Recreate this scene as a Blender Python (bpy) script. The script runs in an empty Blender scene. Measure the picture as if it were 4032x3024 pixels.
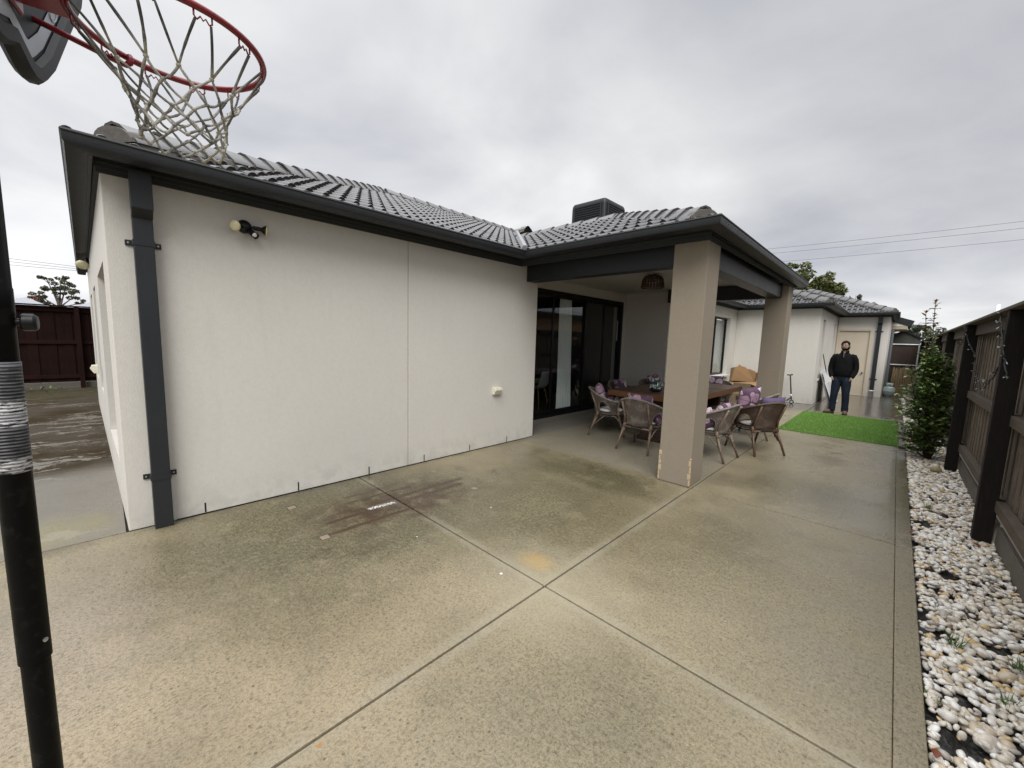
import bpy, bmesh, math, random
import numpy as np
from mathutils import Vector, Matrix
R = math.radians
PI = math.pi
SC = bpy.context.scene
COL = SC.collection

# ------------------------------------------------------------------ camera
def setup_camera():
    yaw, pit, rol = -0.76734864, 0.11409183, 0.03022851
    f = Vector((math.sin(yaw)*math.cos(pit), math.cos(yaw)*math.cos(pit), -math.sin(pit)))
    r = Vector((math.cos(yaw), -math.sin(yaw), 0)); u = r.cross(f)
    c, s = math.cos(rol), math.sin(rol)
    r2 = c*r + s*u; u2 = -s*r + c*u
    cam = bpy.data.cameras.new('camera'); cam.sensor_width = 36.0
    cam.lens = 36.0*1558.774/4032.0; cam.clip_start = 0.05; cam.clip_end = 800
    o = bpy.data.objects.new('camera', cam); COL.objects.link(o)
    m = Matrix(((r2.x, u2.x, -f.x, 0), (r2.y, u2.y, -f.y, 0), (r2.z, u2.z, -f.z, 1.6), (0, 0, 0, 1)))
    o.matrix_world = m
    SC.camera = o
setup_camera()

# ------------------------------------------------------------------ node helper
class NT:
    def __init__(s, tree):
        s.t = tree; s.n = tree.nodes; s.l = tree.links
    def node(s, kind, **kw):
        n = s.n.new(kind)
        for k, v in kw.items(): setattr(n, k, v)
        return n
    def put(s, sock, v):
        if v is None: return
        if isinstance(v, bpy.types.NodeSocket): s.l.new(v, sock)
        else:
            if hasattr(sock, 'default_value'):
                dv = sock.default_value
                if hasattr(dv, '__len__') and not hasattr(v, '__len__'): v = [v]*len(dv)
                if hasattr(dv, '__len__') and len(dv) == 4 and len(v) == 3: v = (*v, 1)
            sock.default_value = v
    def math(s, op, a, b=None, c=None, clamp=False):
        n = s.node('ShaderNodeMath', operation=op, use_clamp=clamp)
        s.put(n.inputs[0], a); s.put(n.inputs[1], b); s.put(n.inputs[2], c)
        return n.outputs[0]
    def vmath(s, op, a, b=None, scale=None):
        n = s.node('ShaderNodeVectorMath', operation=op)
        s.put(n.inputs[0], a); s.put(n.inputs[1], b)
        if scale is not None: s.put(n.inputs['Scale'], scale)
        return n.outputs[1] if op in ('LENGTH', 'DISTANCE', 'DOT_PRODUCT') else n.outputs[0]
    def noise(s, vec, scale=5, detail=3, rough=.5, dist=0, out=0):
        n = s.node('ShaderNodeTexNoise')
        s.put(n.inputs['Vector'], vec); s.put(n.inputs['Scale'], scale); s.put(n.inputs['Detail'], detail)
        s.put(n.inputs['Roughness'], rough); s.put(n.inputs['Distortion'], dist)
        return n.outputs[out]
    def voro(s, vec, scale=5, feature='F1', rnd=1.0):
        n = s.node('ShaderNodeTexVoronoi', feature=feature)
        s.put(n.inputs['Vector'], vec); s.put(n.inputs['Scale'], scale); s.put(n.inputs['Randomness'], rnd)
        return n
    def wave(s, vec, scale=5, dist=0, detail=2, direction='X', profile='SIN', kind='BANDS'):
        n = s.node('ShaderNodeTexWave', wave_type=kind, wave_profile=profile)
        if kind == 'BANDS': n.bands_direction = direction
        s.put(n.inputs['Vector'], vec); s.put(n.inputs['Scale'], scale); s.put(n.inputs['Distortion'], dist); s.put(n.inputs['Detail'], detail)
        return n.outputs[1]
    def mix(s, fac, a, b, mode='MIX'):
        n = s.node('ShaderNodeMix', data_type='RGBA', blend_type=mode)
        s.put(n.inputs[0], fac); s.put(n.inputs[6], a); s.put(n.inputs[7], b)
        return n.outputs[2]
    def ramp(s, fac, stops, interp='LINEAR'):
        n = s.node('ShaderNodeValToRGB'); cr = n.color_ramp; cr.interpolation = interp
        while len(cr.elements) < len(stops): cr.elements.new(0.5)
        for e, (p, c) in zip(cr.elements, stops):
            e.position = p
            if not hasattr(c, '__len__'): c = (c, c, c)
            e.color = (*c[:3], 1)
        s.put(n.inputs[0], fac); return n.outputs[0]
    def step(s, v, a, b):
        n = s.node('ShaderNodeMapRange', interpolation_type='SMOOTHSTEP')
        s.put(n.inputs[0], v); s.put(n.inputs[1], a); s.put(n.inputs[2], b)
        return n.outputs[0]
    def xyz(s, v):
        n = s.node('ShaderNodeSeparateXYZ'); s.put(n.inputs[0], v); return n.outputs
    def comb(s, x, y, z=0.0):
        n = s.node('ShaderNodeCombineXYZ'); s.put(n.inputs[0], x); s.put(n.inputs[1], y); s.put(n.inputs[2], z); return n.outputs[0]
    def pos(s): return s.node('ShaderNodeNewGeometry').outputs['Position']
    def obj(s): return s.node('ShaderNodeTexCoord').outputs['Object']
    def uv(s): return s.node('ShaderNodeTexCoord').outputs['UV']
    def bump(s, h, strength=.3, dist=.01, normal=None):
        n = s.node('ShaderNodeBump'); s.put(n.inputs['Strength'], strength); s.put(n.inputs['Distance'], dist)
        s.put(n.inputs['Height'], h); s.put(n.inputs['Normal'], normal); return n.outputs[0]
    def island(s): return s.node('ShaderNodeNewGeometry').outputs['Random Per Island']

def mat(name, fn=None, color=(.5, .5, .5), rough=.5, metal=0.0, spec=.5, **kw):
    m = bpy.data.materials.new(name); m.use_nodes = True
    t = NT(m.node_tree); b = m.node_tree.nodes['Principled BSDF']
    t.put(b.inputs['Base Color'], color); b.inputs['Roughness'].default_value = rough
    b.inputs['Metallic'].default_value = metal; b.inputs['Specular IOR Level'].default_value = spec
    if fn: fn(t, b)
    return m

# ------------------------------------------------------------------ world: overcast sky
SUN_EL, SUN_AZ = R(47), R(140)      # azimuth measured from +Y towards +X
def setup_world():
    w = bpy.data.worlds.new('World'); SC.world = w; w.use_nodes = True
    t = NT(w.node_tree); t.n.clear()
    out = t.node('ShaderNodeOutputWorld')
    sky = t.node('ShaderNodeTexSky', sky_type='NISHITA'); sky.sun_disc = False
    sky.sun_elevation = SUN_EL; sky.sun_rotation = SUN_AZ
    sky.air_density = 1.0; sky.dust_density = 2.0
    b1 = t.node('ShaderNodeBackground'); t.put(b1.inputs[0], sky.outputs[0]); b1.inputs[1].default_value = 0.05
    g = t.node('ShaderNodeTexCoord').outputs['Generated']
    x, y, z = t.xyz(g)
    zz = t.math('ADD', t.math('MAXIMUM', z, 0.0), 0.22)
    p = t.comb(t.math('DIVIDE', x, zz), t.math('DIVIDE', y, zz), 3.7)
    big = t.noise(p, .62, 3, .5, .2)
    fine = t.noise(t.comb(t.math('DIVIDE', x, zz), t.math('DIVIDE', y, zz), 9.1), 1.5, 6, .52, .3)
    mixn = t.math('ADD', t.math('MULTIPLY', big, .60), t.math('MULTIPLY', fine, .40))
    cl = t.ramp(mixn, [(.36, (.245, .249, .272)), (.47, (.318, .322, .335)), (.56, (.385, .388, .390)), (.66, (.480, .482, .480))])
    # broad brightness over the dome: brighter towards the west and south, a paler band low down, bright overhead
    left = t.math('ADD', t.math('ADD', t.math('MULTIPLY', x, -.17), t.math('MULTIPLY', y, -.06)), 1.0)
    low = t.math('MULTIPLY', t.step(z, .26, .04), .24)
    zen = t.math('MULTIPLY', t.step(z, .60, .92), 2.3)
    k = t.math('ADD', t.math('ADD', left, low), zen)
    col = t.vmath('SCALE', cl, scale=k)
    b2 = t.node('ShaderNodeBackground'); t.put(b2.inputs[0], col); b2.inputs[1].default_value = 1.0
    mx = t.node('ShaderNodeMixShader'); mx.inputs[0].default_value = .93
    t.l.new(b1.outputs[0], mx.inputs[1]); t.l.new(b2.outputs[0], mx.inputs[2]); t.l.new(mx.outputs[0], out.inputs[0])
    ld = bpy.data.lights.new('sun', 'SUN'); ld.energy = 1.3; ld.angle = R(40); ld.color = (1, .98, .95)
    lo = bpy.data.objects.new('sun', ld); COL.objects.link(lo)
    d = Vector((math.sin(SUN_AZ)*math.cos(SUN_EL), math.cos(SUN_AZ)*math.cos(SUN_EL), math.sin(SUN_EL)))
    lo.rotation_euler = d.to_track_quat('Z', 'Y').to_euler(); lo.location = d*30
setup_world()
SC.view_settings.view_transform = 'Standard'; SC.view_settings.look = 'None'
SC.view_settings.gamma = 1; SC.view_settings.exposure = 1.06
SC.render.film_transparent = False
SC.cycles.max_bounces = 6; SC.cycles.transparent_max_bounces = 12

# ------------------------------------------------------------------ mesh helper
def tag(o, label=None, cat=None, group=None, kind=None):
    if label: o['label'] = label
    if cat: o['category'] = cat
    if group: o['group'] = group
    if kind: o['kind'] = kind
    return o
def empty(name, loc=(0, 0, 0), rz=0.0, label=None, cat=None, group=None):
    o = bpy.data.objects.new(name, None); COL.objects.link(o); o.location = loc; o.rotation_euler = (0, 0, rz)
    o.empty_display_size = .1
    return tag(o, label, cat, group)
def copy_tree(o, parent=None):
    c = o.copy(); COL.objects.link(c); c.parent = parent
    for ch in list(o.children): copy_tree(ch, c)
    return c

class MB:
    def __init__(s): s.v = []; s.f = []; s.m = []; s.uvs = {}
    def add(s, vs, fs, mi=0, uvs=None):
        b = len(s.v); s.v.extend([tuple(v) for v in vs])
        for i, f in enumerate(fs):
            if uvs is not None: s.uvs[len(s.f)] = [uvs[k] for k in f]
            s.f.append(tuple(k+b for k in f)); s.m.append(mi)
        return s
    def box(s, x0, x1, y0, y1, z0, z1, mi=0, M=None):
        vs = [Vector((x, y, z)) for z in (z0, z1) for y in (y0, y1) for x in (x0, x1)]
        if M is not None: vs = [M @ v for v in vs]
        return s.add(vs, [(0, 2, 3, 1), (4, 5, 7, 6), (0, 1, 5, 4), (2, 6, 7, 3), (0, 4, 6, 2), (1, 3, 7, 5)], mi)
    def tube(s, pts, r, n=8, mi=0, closed=False, cap=True, uv=False):
        pts = [Vector(p) for p in pts]; N = len(pts)
        rs = r if hasattr(r, '__len__') else [r]*N
        up = None; vs = []
        for i in range(N):
            if closed: d = pts[(i+1) % N]-pts[i-1]
            else: d = pts[min(i+1, N-1)]-pts[max(i-1, 0)]
            if d.length < 1e-9: d = Vector((0, 0, 1))
            d.normalize()
            if up is None:
                up = Vector((0, 0, 1)) if abs(d.z) < .9 else Vector((1, 0, 0))
            a = d.cross(up)
            if a.length < 1e-6: a = d.cross(Vector((0, 1, 0)))
            a.normalize(); up = a.cross(d).normalized()
            for k in range(n):
                t = 2*PI*k/n; vs.append(pts[i]+rs[i]*(math.cos(t)*a+math.sin(t)*up))
        fs = []
        for i in range(N if closed else N-1):
            j = (i+1) % N
            for k in range(n):
                k2 = (k+1) % n; fs.append((i*n+k, i*n+k2, j*n+k2, j*n+k))
        if cap and not closed:
            fs.append(tuple(range(n))[::-1]); fs.append(tuple((N-1)*n+k for k in range(n)))
        return s.add(vs, fs, mi)
    def lathe(s, prof, n=24, M=None, mi=0, cap0=True, cap1=True):
        vs = []; fs = []
        for r, z in prof:
            for k in range(n):
                t = 2*PI*k/n; v = Vector((r*math.cos(t), r*math.sin(t), z)); vs.append(M @ v if M is not None else v)
        for i in range(len(prof)-1):
            for k in range(n):
                k2 = (k+1) % n; fs.append((i*n+k, i*n+k2, (i+1)*n+k2, (i+1)*n+k))
        if cap0: fs.append(tuple(range(n))[::-1])
        if cap1: fs.append(tuple((len(prof)-1)*n+k for k in range(n)))
        return s.add(vs, fs, mi)
    def prism(s, poly, z0, z1, mi=0, M=None):
        n = len(poly)
        vs = [Vector((x, y, z0)) for x, y in poly]+[Vector((x, y, z1)) for x, y in poly]
        if M is not None: vs = [M @ v for v in vs]
        fs = [tuple(range(n))[::-1], tuple(range(n, 2*n))]+[(i, (i+1) % n, n+(i+1) % n, n+i) for i in range(n)]
        return s.add(vs, fs, mi)
    def ball(s, c, r, n=10, m=7, mi=0, M=None):
        c = Vector(c); rr = r if hasattr(r, '__len__') else (r, r, r)
        vs = []; fs = []
        for i in range(m+1):
            a = PI*i/m
            for k in range(n):
                t = 2*PI*k/n; q = Vector((rr[0]*math.sin(a)*math.cos(t), rr[1]*math.sin(a)*math.sin(t), rr[2]*math.cos(a)))
                if M is not None: q = M @ q
                vs.append(c+q)
        for i in range(m):
            for k in range(n):
                k2 = (k+1) % n; fs.append((i*n+k, (i+1)*n+k, (i+1)*n+k2, i*n+k2))
        return s.add(vs, fs, mi)
    def grid(s, P, mi=0, uv=None, skip=None):
        a, b = len(P), len(P[0]); vs = [v for row in P for v in row]
        fs = []
        for i in range(a-1):
            for j in range(b-1):
                if skip and skip(i, j): continue
                fs.append((i*b+j, i*b+j+1, (i+1)*b+j+1, (i+1)*b+j))
        uvs = [u for row in uv for u in row] if uv else None
        return s.add(vs, fs, mi, uvs)
    def sweep(s, path, prof, mi=0, closed_prof=True):
        """path: list of (x,y) with outward on the right; prof: list of (out,z); mitred"""
        path = [Vector((p[0], p[1])) for p in path]; N = len(path); nrm = []
        for i in range(N-1):
            d = (path[i+1]-path[i]).normalized(); nrm.append(Vector((d.y, -d.x)))
        mit = []
        for i in range(N):
            if i == 0: mit.append(nrm[0])
            elif i == N-1: mit.append(nrm[-1])
            else:
                m = nrm[i-1]+nrm[i]; m.normalize(); mit.append(m/max(.3, m.dot(nrm[i])))
        vs = []; k = len(prof)
        for i in range(N):
            for o, z in prof:
                q = path[i]+mit[i]*o; vs.append((q.x, q.y, z))
        fs = []
        for i in range(N-1):
            for j in range(k if closed_prof else k-1):
                j2 = (j+1) % k; fs.append((i*k+j, (i+1)*k+j, (i+1)*k+j2, i*k+j2))
        if closed_prof: fs.append(tuple(range(k))); fs.append(tuple((N-1)*k+j for j in range(k))[::-1])
        return s.add(vs, fs, mi)
    def build(s, name, mats, parent=None, smooth=False, world=False, bevel=0, solid=0, sub=0, label=None, auto=None):
        me = bpy.data.meshes.new(name); me.from_pydata([tuple(v) for v in s.v], [], s.f)
        if not isinstance(mats, (list, tuple)): mats = [mats]
        for m in mats: me.materials.append(m)
        if any(s.m): me.polygons.foreach_set('material_index', s.m)
        if s.uvs:
            ul = me.uv_layers.new(name='UVMap')
            for p in me.polygons:
                u = s.uvs.get(p.index)
                if u:
                    for li, c in zip(p.loop_indices, u): ul.data[li].uv = c
        if smooth: me.polygons.foreach_set('use_smooth', [True]*len(me.polygons))
        me.update()
        o = bpy.data.objects.new(name, me); COL.objects.link(o)
        if auto:
            me.polygons.foreach_set('use_smooth', [True]*len(me.polygons)); me.set_sharp_from_angle(angle=R(auto))
        if parent is not None:
            o.parent = parent
            if world: o.location = -parent.location
        if solid:
            md = o.modifiers.new('solid', 'SOLIDIFY'); md.thickness = solid; md.offset = 0
        if bevel:
            md = o.modifiers.new('bevel', 'BEVEL'); md.width = bevel; md.segments = 2; md.limit_method = 'ANGLE'; md.angle_limit = R(40)
        if sub:
            md = o.modifiers.new('sub', 'SUBSURF'); md.levels = sub; md.render_levels = sub
        if label: o['label'] = label
        return o
def frame(o, zdir, xhint=(1, 0, 0)):
    """matrix with local z along zdir at o"""
    z = Vector(zdir).normalized(); x = Vector(xhint); x = (x-z*x.dot(z))
    if x.length < 1e-4: x = Vector((0, 1, 0)); x = x-z*x.dot(z)
    x.normalize(); y = z.cross(x)
    m = Matrix((x, y, z)).transposed().to_4x4(); m.translation = Vector(o); return m
def bez(a, b, c, n=10):
    a, b, c = Vector(a), Vector(b), Vector(c)
    return [(1-t)**2*a+2*t*(1-t)*b+t*t*c for t in [i/n for i in range(n+1)]]
# ------------------------------------------------------------------ materials
def f_stucco(c, var=.06, sc=1.0):
    def fn(t, b):
        p = t.pos()
        n1 = t.noise(p, 1.3, 4, .6); n2 = t.noise(p, 120, 3, .7); n3 = t.noise(p, 70, 3, .6); n4 = t.noise(p, 7, 4, .6)
        z = t.xyz(p)[2]
        dirt = t.math('MULTIPLY', t.step(z, .35, 0.0), t.step(n4, .35, .7))
        drip = t.noise(t.vmath('MULTIPLY', p, (5, 5, .5)), 1.6, 3, .6)
        a = tuple(v*(1-var) for v in c); d = tuple(v*(1+var*.8) for v in c)
        col = t.mix(n1, a, d)
        col = t.mix(t.math('MULTIPLY', t.step(drip, .55, .78), .10), col, tuple(v*.72 for v in c))
        col = t.mix(t.math('MULTIPLY', t.step(n2, .40, .66), .22), col, tuple(v*.70 for v in c))
        col = t.mix(t.math('MULTIPLY', t.step(n3, .5, .72), .07), col, tuple(v*.72 for v in c))
        mot = t.noise(p, 24, 5, .7); col = t.mix(t.math('MULTIPLY', t.step(mot, .40, .68), .12), col, tuple(v*.66 for v in c))
        sp = t.voro(p, 1.15); sm = t.math('MULTIPLY', t.step(t.vmath('LENGTH', t.vmath('MULTIPLY', t.vmath('SUBTRACT', t.vmath('SCALE', p, scale=1.15), sp.outputs['Position']), (1, 1, .45))), .018, .010), t.step(t.xyz(sp.outputs['Color'])[0], .62, .64))
        col = t.mix(t.math('MULTIPLY', sm, .55), col, (.16, .14, .12))
        col = t.mix(t.math('MULTIPLY', dirt, .22), col, (.17, .155, .12))
        t.put(b.inputs['Base Color'], col)
        h = t.math('ADD', t.math('MULTIPLY', n2, .5), t.math('ADD', n3, t.noise(p, 130, 2, .6)))
        t.put(b.inputs['Normal'], t.bump(h, .32*sc, .005))
    return fn
M = {}
M['stucco'] = mat('cream_render', f_stucco((.635, .610, .560)), rough=.9, spec=.2)
M['stucco_in'] = mat('shaded_grey_render', f_stucco((.36, .34, .31), .04), rough=.9, spec=.2)
M['tan'] = mat('tan_render', f_stucco((.275, .236, .182), .05), rough=.9, spec=.2)
def f_charcoal(t, b):
    p = t.pos(); n = t.noise(p, 3, 4, .6); n2 = t.noise(t.vmath('MULTIPLY', p, (30, 30, 3)), 1.5, 3, .6)
    t.put(b.inputs['Base Color'], t.mix(n, (.012, .0138, .0158), (.0215, .0238, .027)))
    t.put(b.inputs['Roughness'], t.math('ADD', .34, t.math('MULTIPLY', n2, .25)))
    t.put(b.inputs['Normal'], t.bump(n, .12, .01))
M['charcoal'] = mat('charcoal_paint', f_charcoal, spec=.4)
M['trimboard'] = mat('matte_lit_tone_trim_paint', color=(.042, .047, .050), rough=.75, spec=.3)  # matte copy of the charcoal, lightened in colour to look lit under eaves
M['slot'] = mat('dark_slot', color=(.006, .006, .007), rough=.7)
M['soffit'] = mat('dark_soffit_paint', f_charcoal, rough=.5, spec=.3)
def f_tile(t, b):
    p = t.pos()
    wn = t.noise(t.vmath('SNAP', p, (.3, .3, .14)), 40, 0); n = t.noise(p, 9, 4, .6); n2 = t.noise(p, 90, 3, .6)
    b.inputs['Coat Weight'].default_value = 1.0; b.inputs['Coat Roughness'].default_value = .05; b.inputs['Coat IOR'].default_value = 1.7
    col = t.mix(wn, (.012, .0115, .011), (.030, .028, .0265))
    col = t.mix(t.math('MULTIPLY', t.step(n, .5, .72), .5), col, (.055, .052, .048))
    t.put(b.inputs['Base Color'], col)
    t.put(b.inputs['Roughness'], t.math('ADD', .35, t.math('MULTIPLY', n, .30))); t.put(b.inputs['Coat Weight'], t.math('ADD', .62, t.math('MULTIPLY', t.step(t.math('ADD', t.math('MULTIPLY', wn, .5), t.math('MULTIPLY', n, .5)), .3, .6), .38)))
    t.put(b.inputs['Normal'], t.bump(n2, .10, .004))
M['tile'] = mat('wet_grey_roof_tile', f_tile, spec=.25)
def f_cap(t, b):
    p = t.pos(); n = t.noise(p, 6, 5, .65); n2 = t.noise(p, 80, 3, .6)
    t.put(b.inputs['Base Color'], t.mix(n, (.045, .043, .042), (.10, .097, .094)))
    t.put(b.inputs['Roughness'], t.math('ADD', .2, t.math('MULTIPLY', n, .3))); t.put(b.inputs['Normal'], t.bump(n2, .15, .004))
M['cap'] = mat('grey_ridge_cap_concrete', f_cap, spec=.65); M['cap'].node_tree.nodes['Principled BSDF'].inputs['Coat Weight'].default_value = .7; M['cap'].node_tree.nodes['Principled BSDF'].inputs['Coat Roughness'].default_value = .15
def f_mortar(t, b):
    p = t.pos(); n = t.noise(p, 12, 5, .65)
    t.put(b.inputs['Base Color'], t.mix(n, (.075, .07, .062), (.20, .185, .165))); t.put(b.inputs['Normal'], t.bump(n, .5, .02))
M['mortar'] = mat('bedding_mortar', f_mortar, rough=.85)
M['ceiling'] = mat('painted_ceiling', lambda t, b: t.put(b.inputs['Base Color'], t.mix(t.noise(t.pos(), 2, 3), (.42, .41, .37), (.48, .465, .42))), rough=.85)
M['trimwhite'] = mat('white_painted_board', color=(.72, .72, .70), rough=.6)
M['soffit_beige'] = mat('beige_soffit_sheet', color=(.40, .36, .27), rough=.8)
M['sealant'] = mat('joint_sealant', color=(.30, .25, .2), rough=.8)
M['black'] = mat('black_powder_coat', color=(.005, .0055, .006), rough=.4, spec=.35)
def glassmat(name, tint=.55, refl=1.0, rough=0.0, color=(.8, .9, .88)):
    m = bpy.data.materials.new(name); m.use_nodes = True; t = NT(m.node_tree); t.n.clear()
    o = t.node('ShaderNodeOutputMaterial'); tr = t.node('ShaderNodeBsdfTransparent'); gl = t.node('ShaderNodeBsdfGlossy')
    t.put(tr.inputs[0], tuple(c*tint for c in color)); gl.inputs['Roughness'].default_value = rough
    fr = t.node('ShaderNodeFresnel'); bf = t.node('ShaderNodeNewGeometry').outputs['Backfacing']; t.put(fr.inputs[0], t.math('SUBTRACT', 1.5, t.math('MULTIPLY', bf, 1.5-1/1.5)))
    mx = t.node('ShaderNodeMixShader'); t.put(mx.inputs[0], t.math('MULTIPLY', fr.outputs[0], refl, clamp=True))
    t.l.new(tr.outputs[0], mx.inputs[1]); t.l.new(gl.outputs[0], mx.inputs[2]); t.l.new(mx.outputs[0], o.inputs[0])
    return m
M['glass'] = glassmat('window_glass', 1.0, 1.0, color=(.94, .965, .96))
M['clear_glass'] = glassmat('clear_glass', .95, 1.3)
def f_curtain(t, b):
    p = t.pos(); t.put(b.inputs['Base Color'], t.mix(t.noise(p, 8, 2), (.78, .79, .78), (.88, .89, .88)))
M['curtain'] = mat('sheer_white_curtain', f_curtain, rough=.9)
M['blind'] = mat('pale_blind', color=(.55, .55, .54), rough=.8)
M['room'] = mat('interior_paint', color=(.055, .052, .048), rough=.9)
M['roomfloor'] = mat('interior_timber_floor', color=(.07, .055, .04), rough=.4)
M['whiteplastic'] = mat('white_plastic', color=(.72, .72, .72), rough=.35)
M['creamplastic'] = mat('cream_plastic', lambda t, b: t.put(b.inputs['Base Color'], t.mix(t.noise(t.pos(), 30, 3), (.60, .57, .44), (.75, .73, .61))), rough=.45)
M['lens'] = mat('yellowed_lamp_lens', lambda t, b: t.put(b.inputs['Base Color'], t.mix(t.noise(t.obj(), 25, 2), (.50, .46, .27), (.66, .62, .42))), rough=.18)
M['lensrim'] = mat('yellowed_lens_rim', color=(.62, .52, .28), rough=.35)
M['zinc'] = mat('zinc_screw', color=(.55, .55, .56), rough=.35, metal=.9)
def f_door(t, b):
    p = t.pos(); n = t.noise(p, 3, 4); d = t.noise(p, 9, 5, .7); z = t.xyz(p)[2]
    col = t.mix(n, (.50, .435, .335), (.56, .49, .385))
    m = t.math('MULTIPLY', t.step(d, .60, .66), t.math('MULTIPLY', t.step(z, .58, .50), t.step(z, .18, .28)))
    t.put(b.inputs['Base Color'], t.mix(m, col, (.22, .20, .18)))
M['door'] = mat('worn_cream_door_paint', f_door, rough=.55)
M['doorframe'] = mat('cream_door_frame_paint', color=(.52, .45, .35), rough=.55)
def f_brickpatch(t, b):
    p = t.pos(); n = t.noise(p, 60, 4, .7)
    t.put(b.inputs['Base Color'], t.mix(n, (.38, .28, .16), (.58, .47, .31))); t.put(b.inputs['Normal'], t.bump(n, .6, .01))
M['chip'] = mat('exposed_cream_brick', f_brickpatch, rough=.9)
def f_brick(t, b):
    n = t.node('ShaderNodeTexBrick'); p = t.pos(); x, y, z = t.xyz(p)
    t.put(n.inputs['Vector'], t.comb(t.math('ADD', x, y), z, 0)); n.inputs['Scale'].default_value = 4.2
    t.put(n.inputs['Color1'], (.52, .30, .17)); t.put(n.inputs['Color2'], (.62, .38, .22)); t.put(n.inputs['Mortar'], (.48, .44, .38))
    n.inputs['Mortar Size'].default_value = .02; n.inputs['Row Height'].default_value = .34; n.inputs['Brick Width'].default_value = 1.0
    t.put(b.inputs['Base Color'], n.outputs[0])
M['brick'] = mat('orange_brickwork', f_brick, rough=.9)

# concrete: exposed-aggregate slab, wet in places, with algae, rust stripes and stains
def f_concrete(t, b):
    p = t.pos(); x, y, z = t.xyz(p)
    warp = t.noise(p, 3.5, 4, .6, out=1); pw = t.vmath('ADD', p, t.vmath('SCALE', t.vmath('SUBTRACT', warp, (.5, .5, .5)), scale=.55))
    wx, wy, wz = t.xyz(pw)
    def ell(cx, cy, rx, ry, a=0.0, b_=1.0, warped=True, rot=0):
        X, Y = (wx, wy) if warped else (x, y)
        dx = t.math('SUBTRACT', X, cx); dy = t.math('SUBTRACT', Y, cy)
        if rot:
            c, s = math.cos(rot), math.sin(rot)
            dx, dy = t.math('ADD', t.math('MULTIPLY', dx, c), t.math('MULTIPLY', dy, s)), t.math('SUBTRACT', t.math('MULTIPLY', dy, c), t.math('MULTIPLY', dx, s))
        d = t.math('SQRT', t.math('ADD', t.math('POWER', t.math('ABSOLUTE', t.math('DIVIDE', dx, rx)), 2), t.math('POWER', t.math('ABSOLUTE', t.math('DIVIDE', dy, ry)), 2)))
        return t.step(d, b_, a)
    def band(v, lo, hi, s): return t.math('MULTIPLY', t.step(v, lo-s, lo+s), t.step(v, hi+s, hi-s))
    def mul(*a):
        r = a[0]
        for q in a[1:]: r = t.math('MULTIPLY', r, q)
        return r
    big = t.noise(p, .55, 4, .55); med = t.noise(p, 2.6, 5, .62)
    # broom / aggregate texture
    g1 = t.noise(p, 160, 3, .7); g2 = t.noise(p, 60, 3, .65); g3 = t.noise(t.vmath('MULTIPLY', p, (1, .45, 1)), 95, 2, .6)
    base = t.mix(t.step(big, .3, .7), (.222, .184, .112), (.325, .270, .168))
    base = t.mix(mul(ell(-1.9, .6, 1.5, 1.6, .1, 1.0), .75), base, (.355, .275, .172))        # sandy tone
    base = t.mix(mul(ell(-2.9, -.3, 1.6, .9, .0, 1.0), .6), base, (.39, .315, .26))
    base = t.mix(mul(t.step(med, .42, .68), .35), base, (.17, .148, .098))
    base = t.mix(mul(t.step(x, -1.5, .1), t.step(y, 1.2, 3.5), .75), base, t.mix(med, (.215, .185, .124), (.290, .250, .174)))
    # under the roofed area: drier, greyer
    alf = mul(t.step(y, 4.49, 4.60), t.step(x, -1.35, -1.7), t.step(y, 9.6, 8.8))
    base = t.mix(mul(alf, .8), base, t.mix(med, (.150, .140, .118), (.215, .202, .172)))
    # algae
    al = mul(ell(-3.35, 1.5, 1.5, 1.9, .35, 1.0), .95)
    al = t.math('MAXIMUM', al, mul(ell(-2.5, 2.9, 1.6, 1.9, .15, 1.0), .72))
    al = t.math('MAXIMUM', al, mul(ell(-2.5, 4.0, 1.5, .7, .2, 1.0), 1.0))
    al = t.math('MAXIMUM', al, mul(ell(-2.6, .9, 1.0, 1.0, .1, 1.0), .60))
    al = t.math('MAXIMUM', al, mul(ell(-.9, 3.3, 1.0, 1.2, .1, 1.0), .45))
    al = t.math('MAXIMUM', al, mul(ell(-.6, 5.4, 1.1, .9, .1, 1.0), .50))
    al = t.math('MAXIMUM', al, mul(ell(-.9, 1.3, .9, .8, .1, 1.0), .30))
    al = mul(t.math('MULTIPLY', al, 1.12, clamp=True), t.step(t.noise(p, 4.2, 5, .68), .18, .52), t.math('SUBTRACT', 1, mul(alf, .9)))
    base = t.mix(mul(al, .92), base, t.mix(g2, (.040, .035, .009), (.098, .085, .027)))
    # dark grains in the aggregate
    gm = mul(t.step(g2, .50, .70), t.step(t.noise(p, 9, 3, .6), .36, .60))
    base = t.mix(mul(gm, .50), base, (.075, .068, .046))
    base = t.mix(mul(t.step(g1, .42, .68), .42), base, (.42, .365, .25))
    base = t.mix(mul(t.step(g3, .50, .70), .55), base, (.10, .085, .052))
    base = t.mix(mul(t.step(t.noise(p, 26, 4, .7), .50, .70), .35), base, (.12, .108, .078))
    vo = t.voro(p, 30); pit = mul(t.step(vo.outputs['Distance'], .24, .12), t.step(t.noise(p, 2.2, 2), .42, .56), t.step(t.xyz(vo.outputs['Color'])[0], .62, .68))
    base = t.mix(mul(pit, .65), base, (.06, .053, .035))
    fl = t.noise(p, 72, 4, .72); base = t.mix(mul(t.step(fl, .50, .60), t.math('ADD', .30, t.math('MULTIPLY', al, .55))), base, (.040, .037, .016))
    lo = t.noise(p, 34, 4, .7); base = t.mix(mul(t.step(lo, .42, .66), .30), base, (.36, .32, .225))
    hz = t.noise(pw, 1.7, 4, .6); base = t.mix(mul(t.step(hz, .52, .70), .22), base, (.105, .092, .055))
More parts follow.
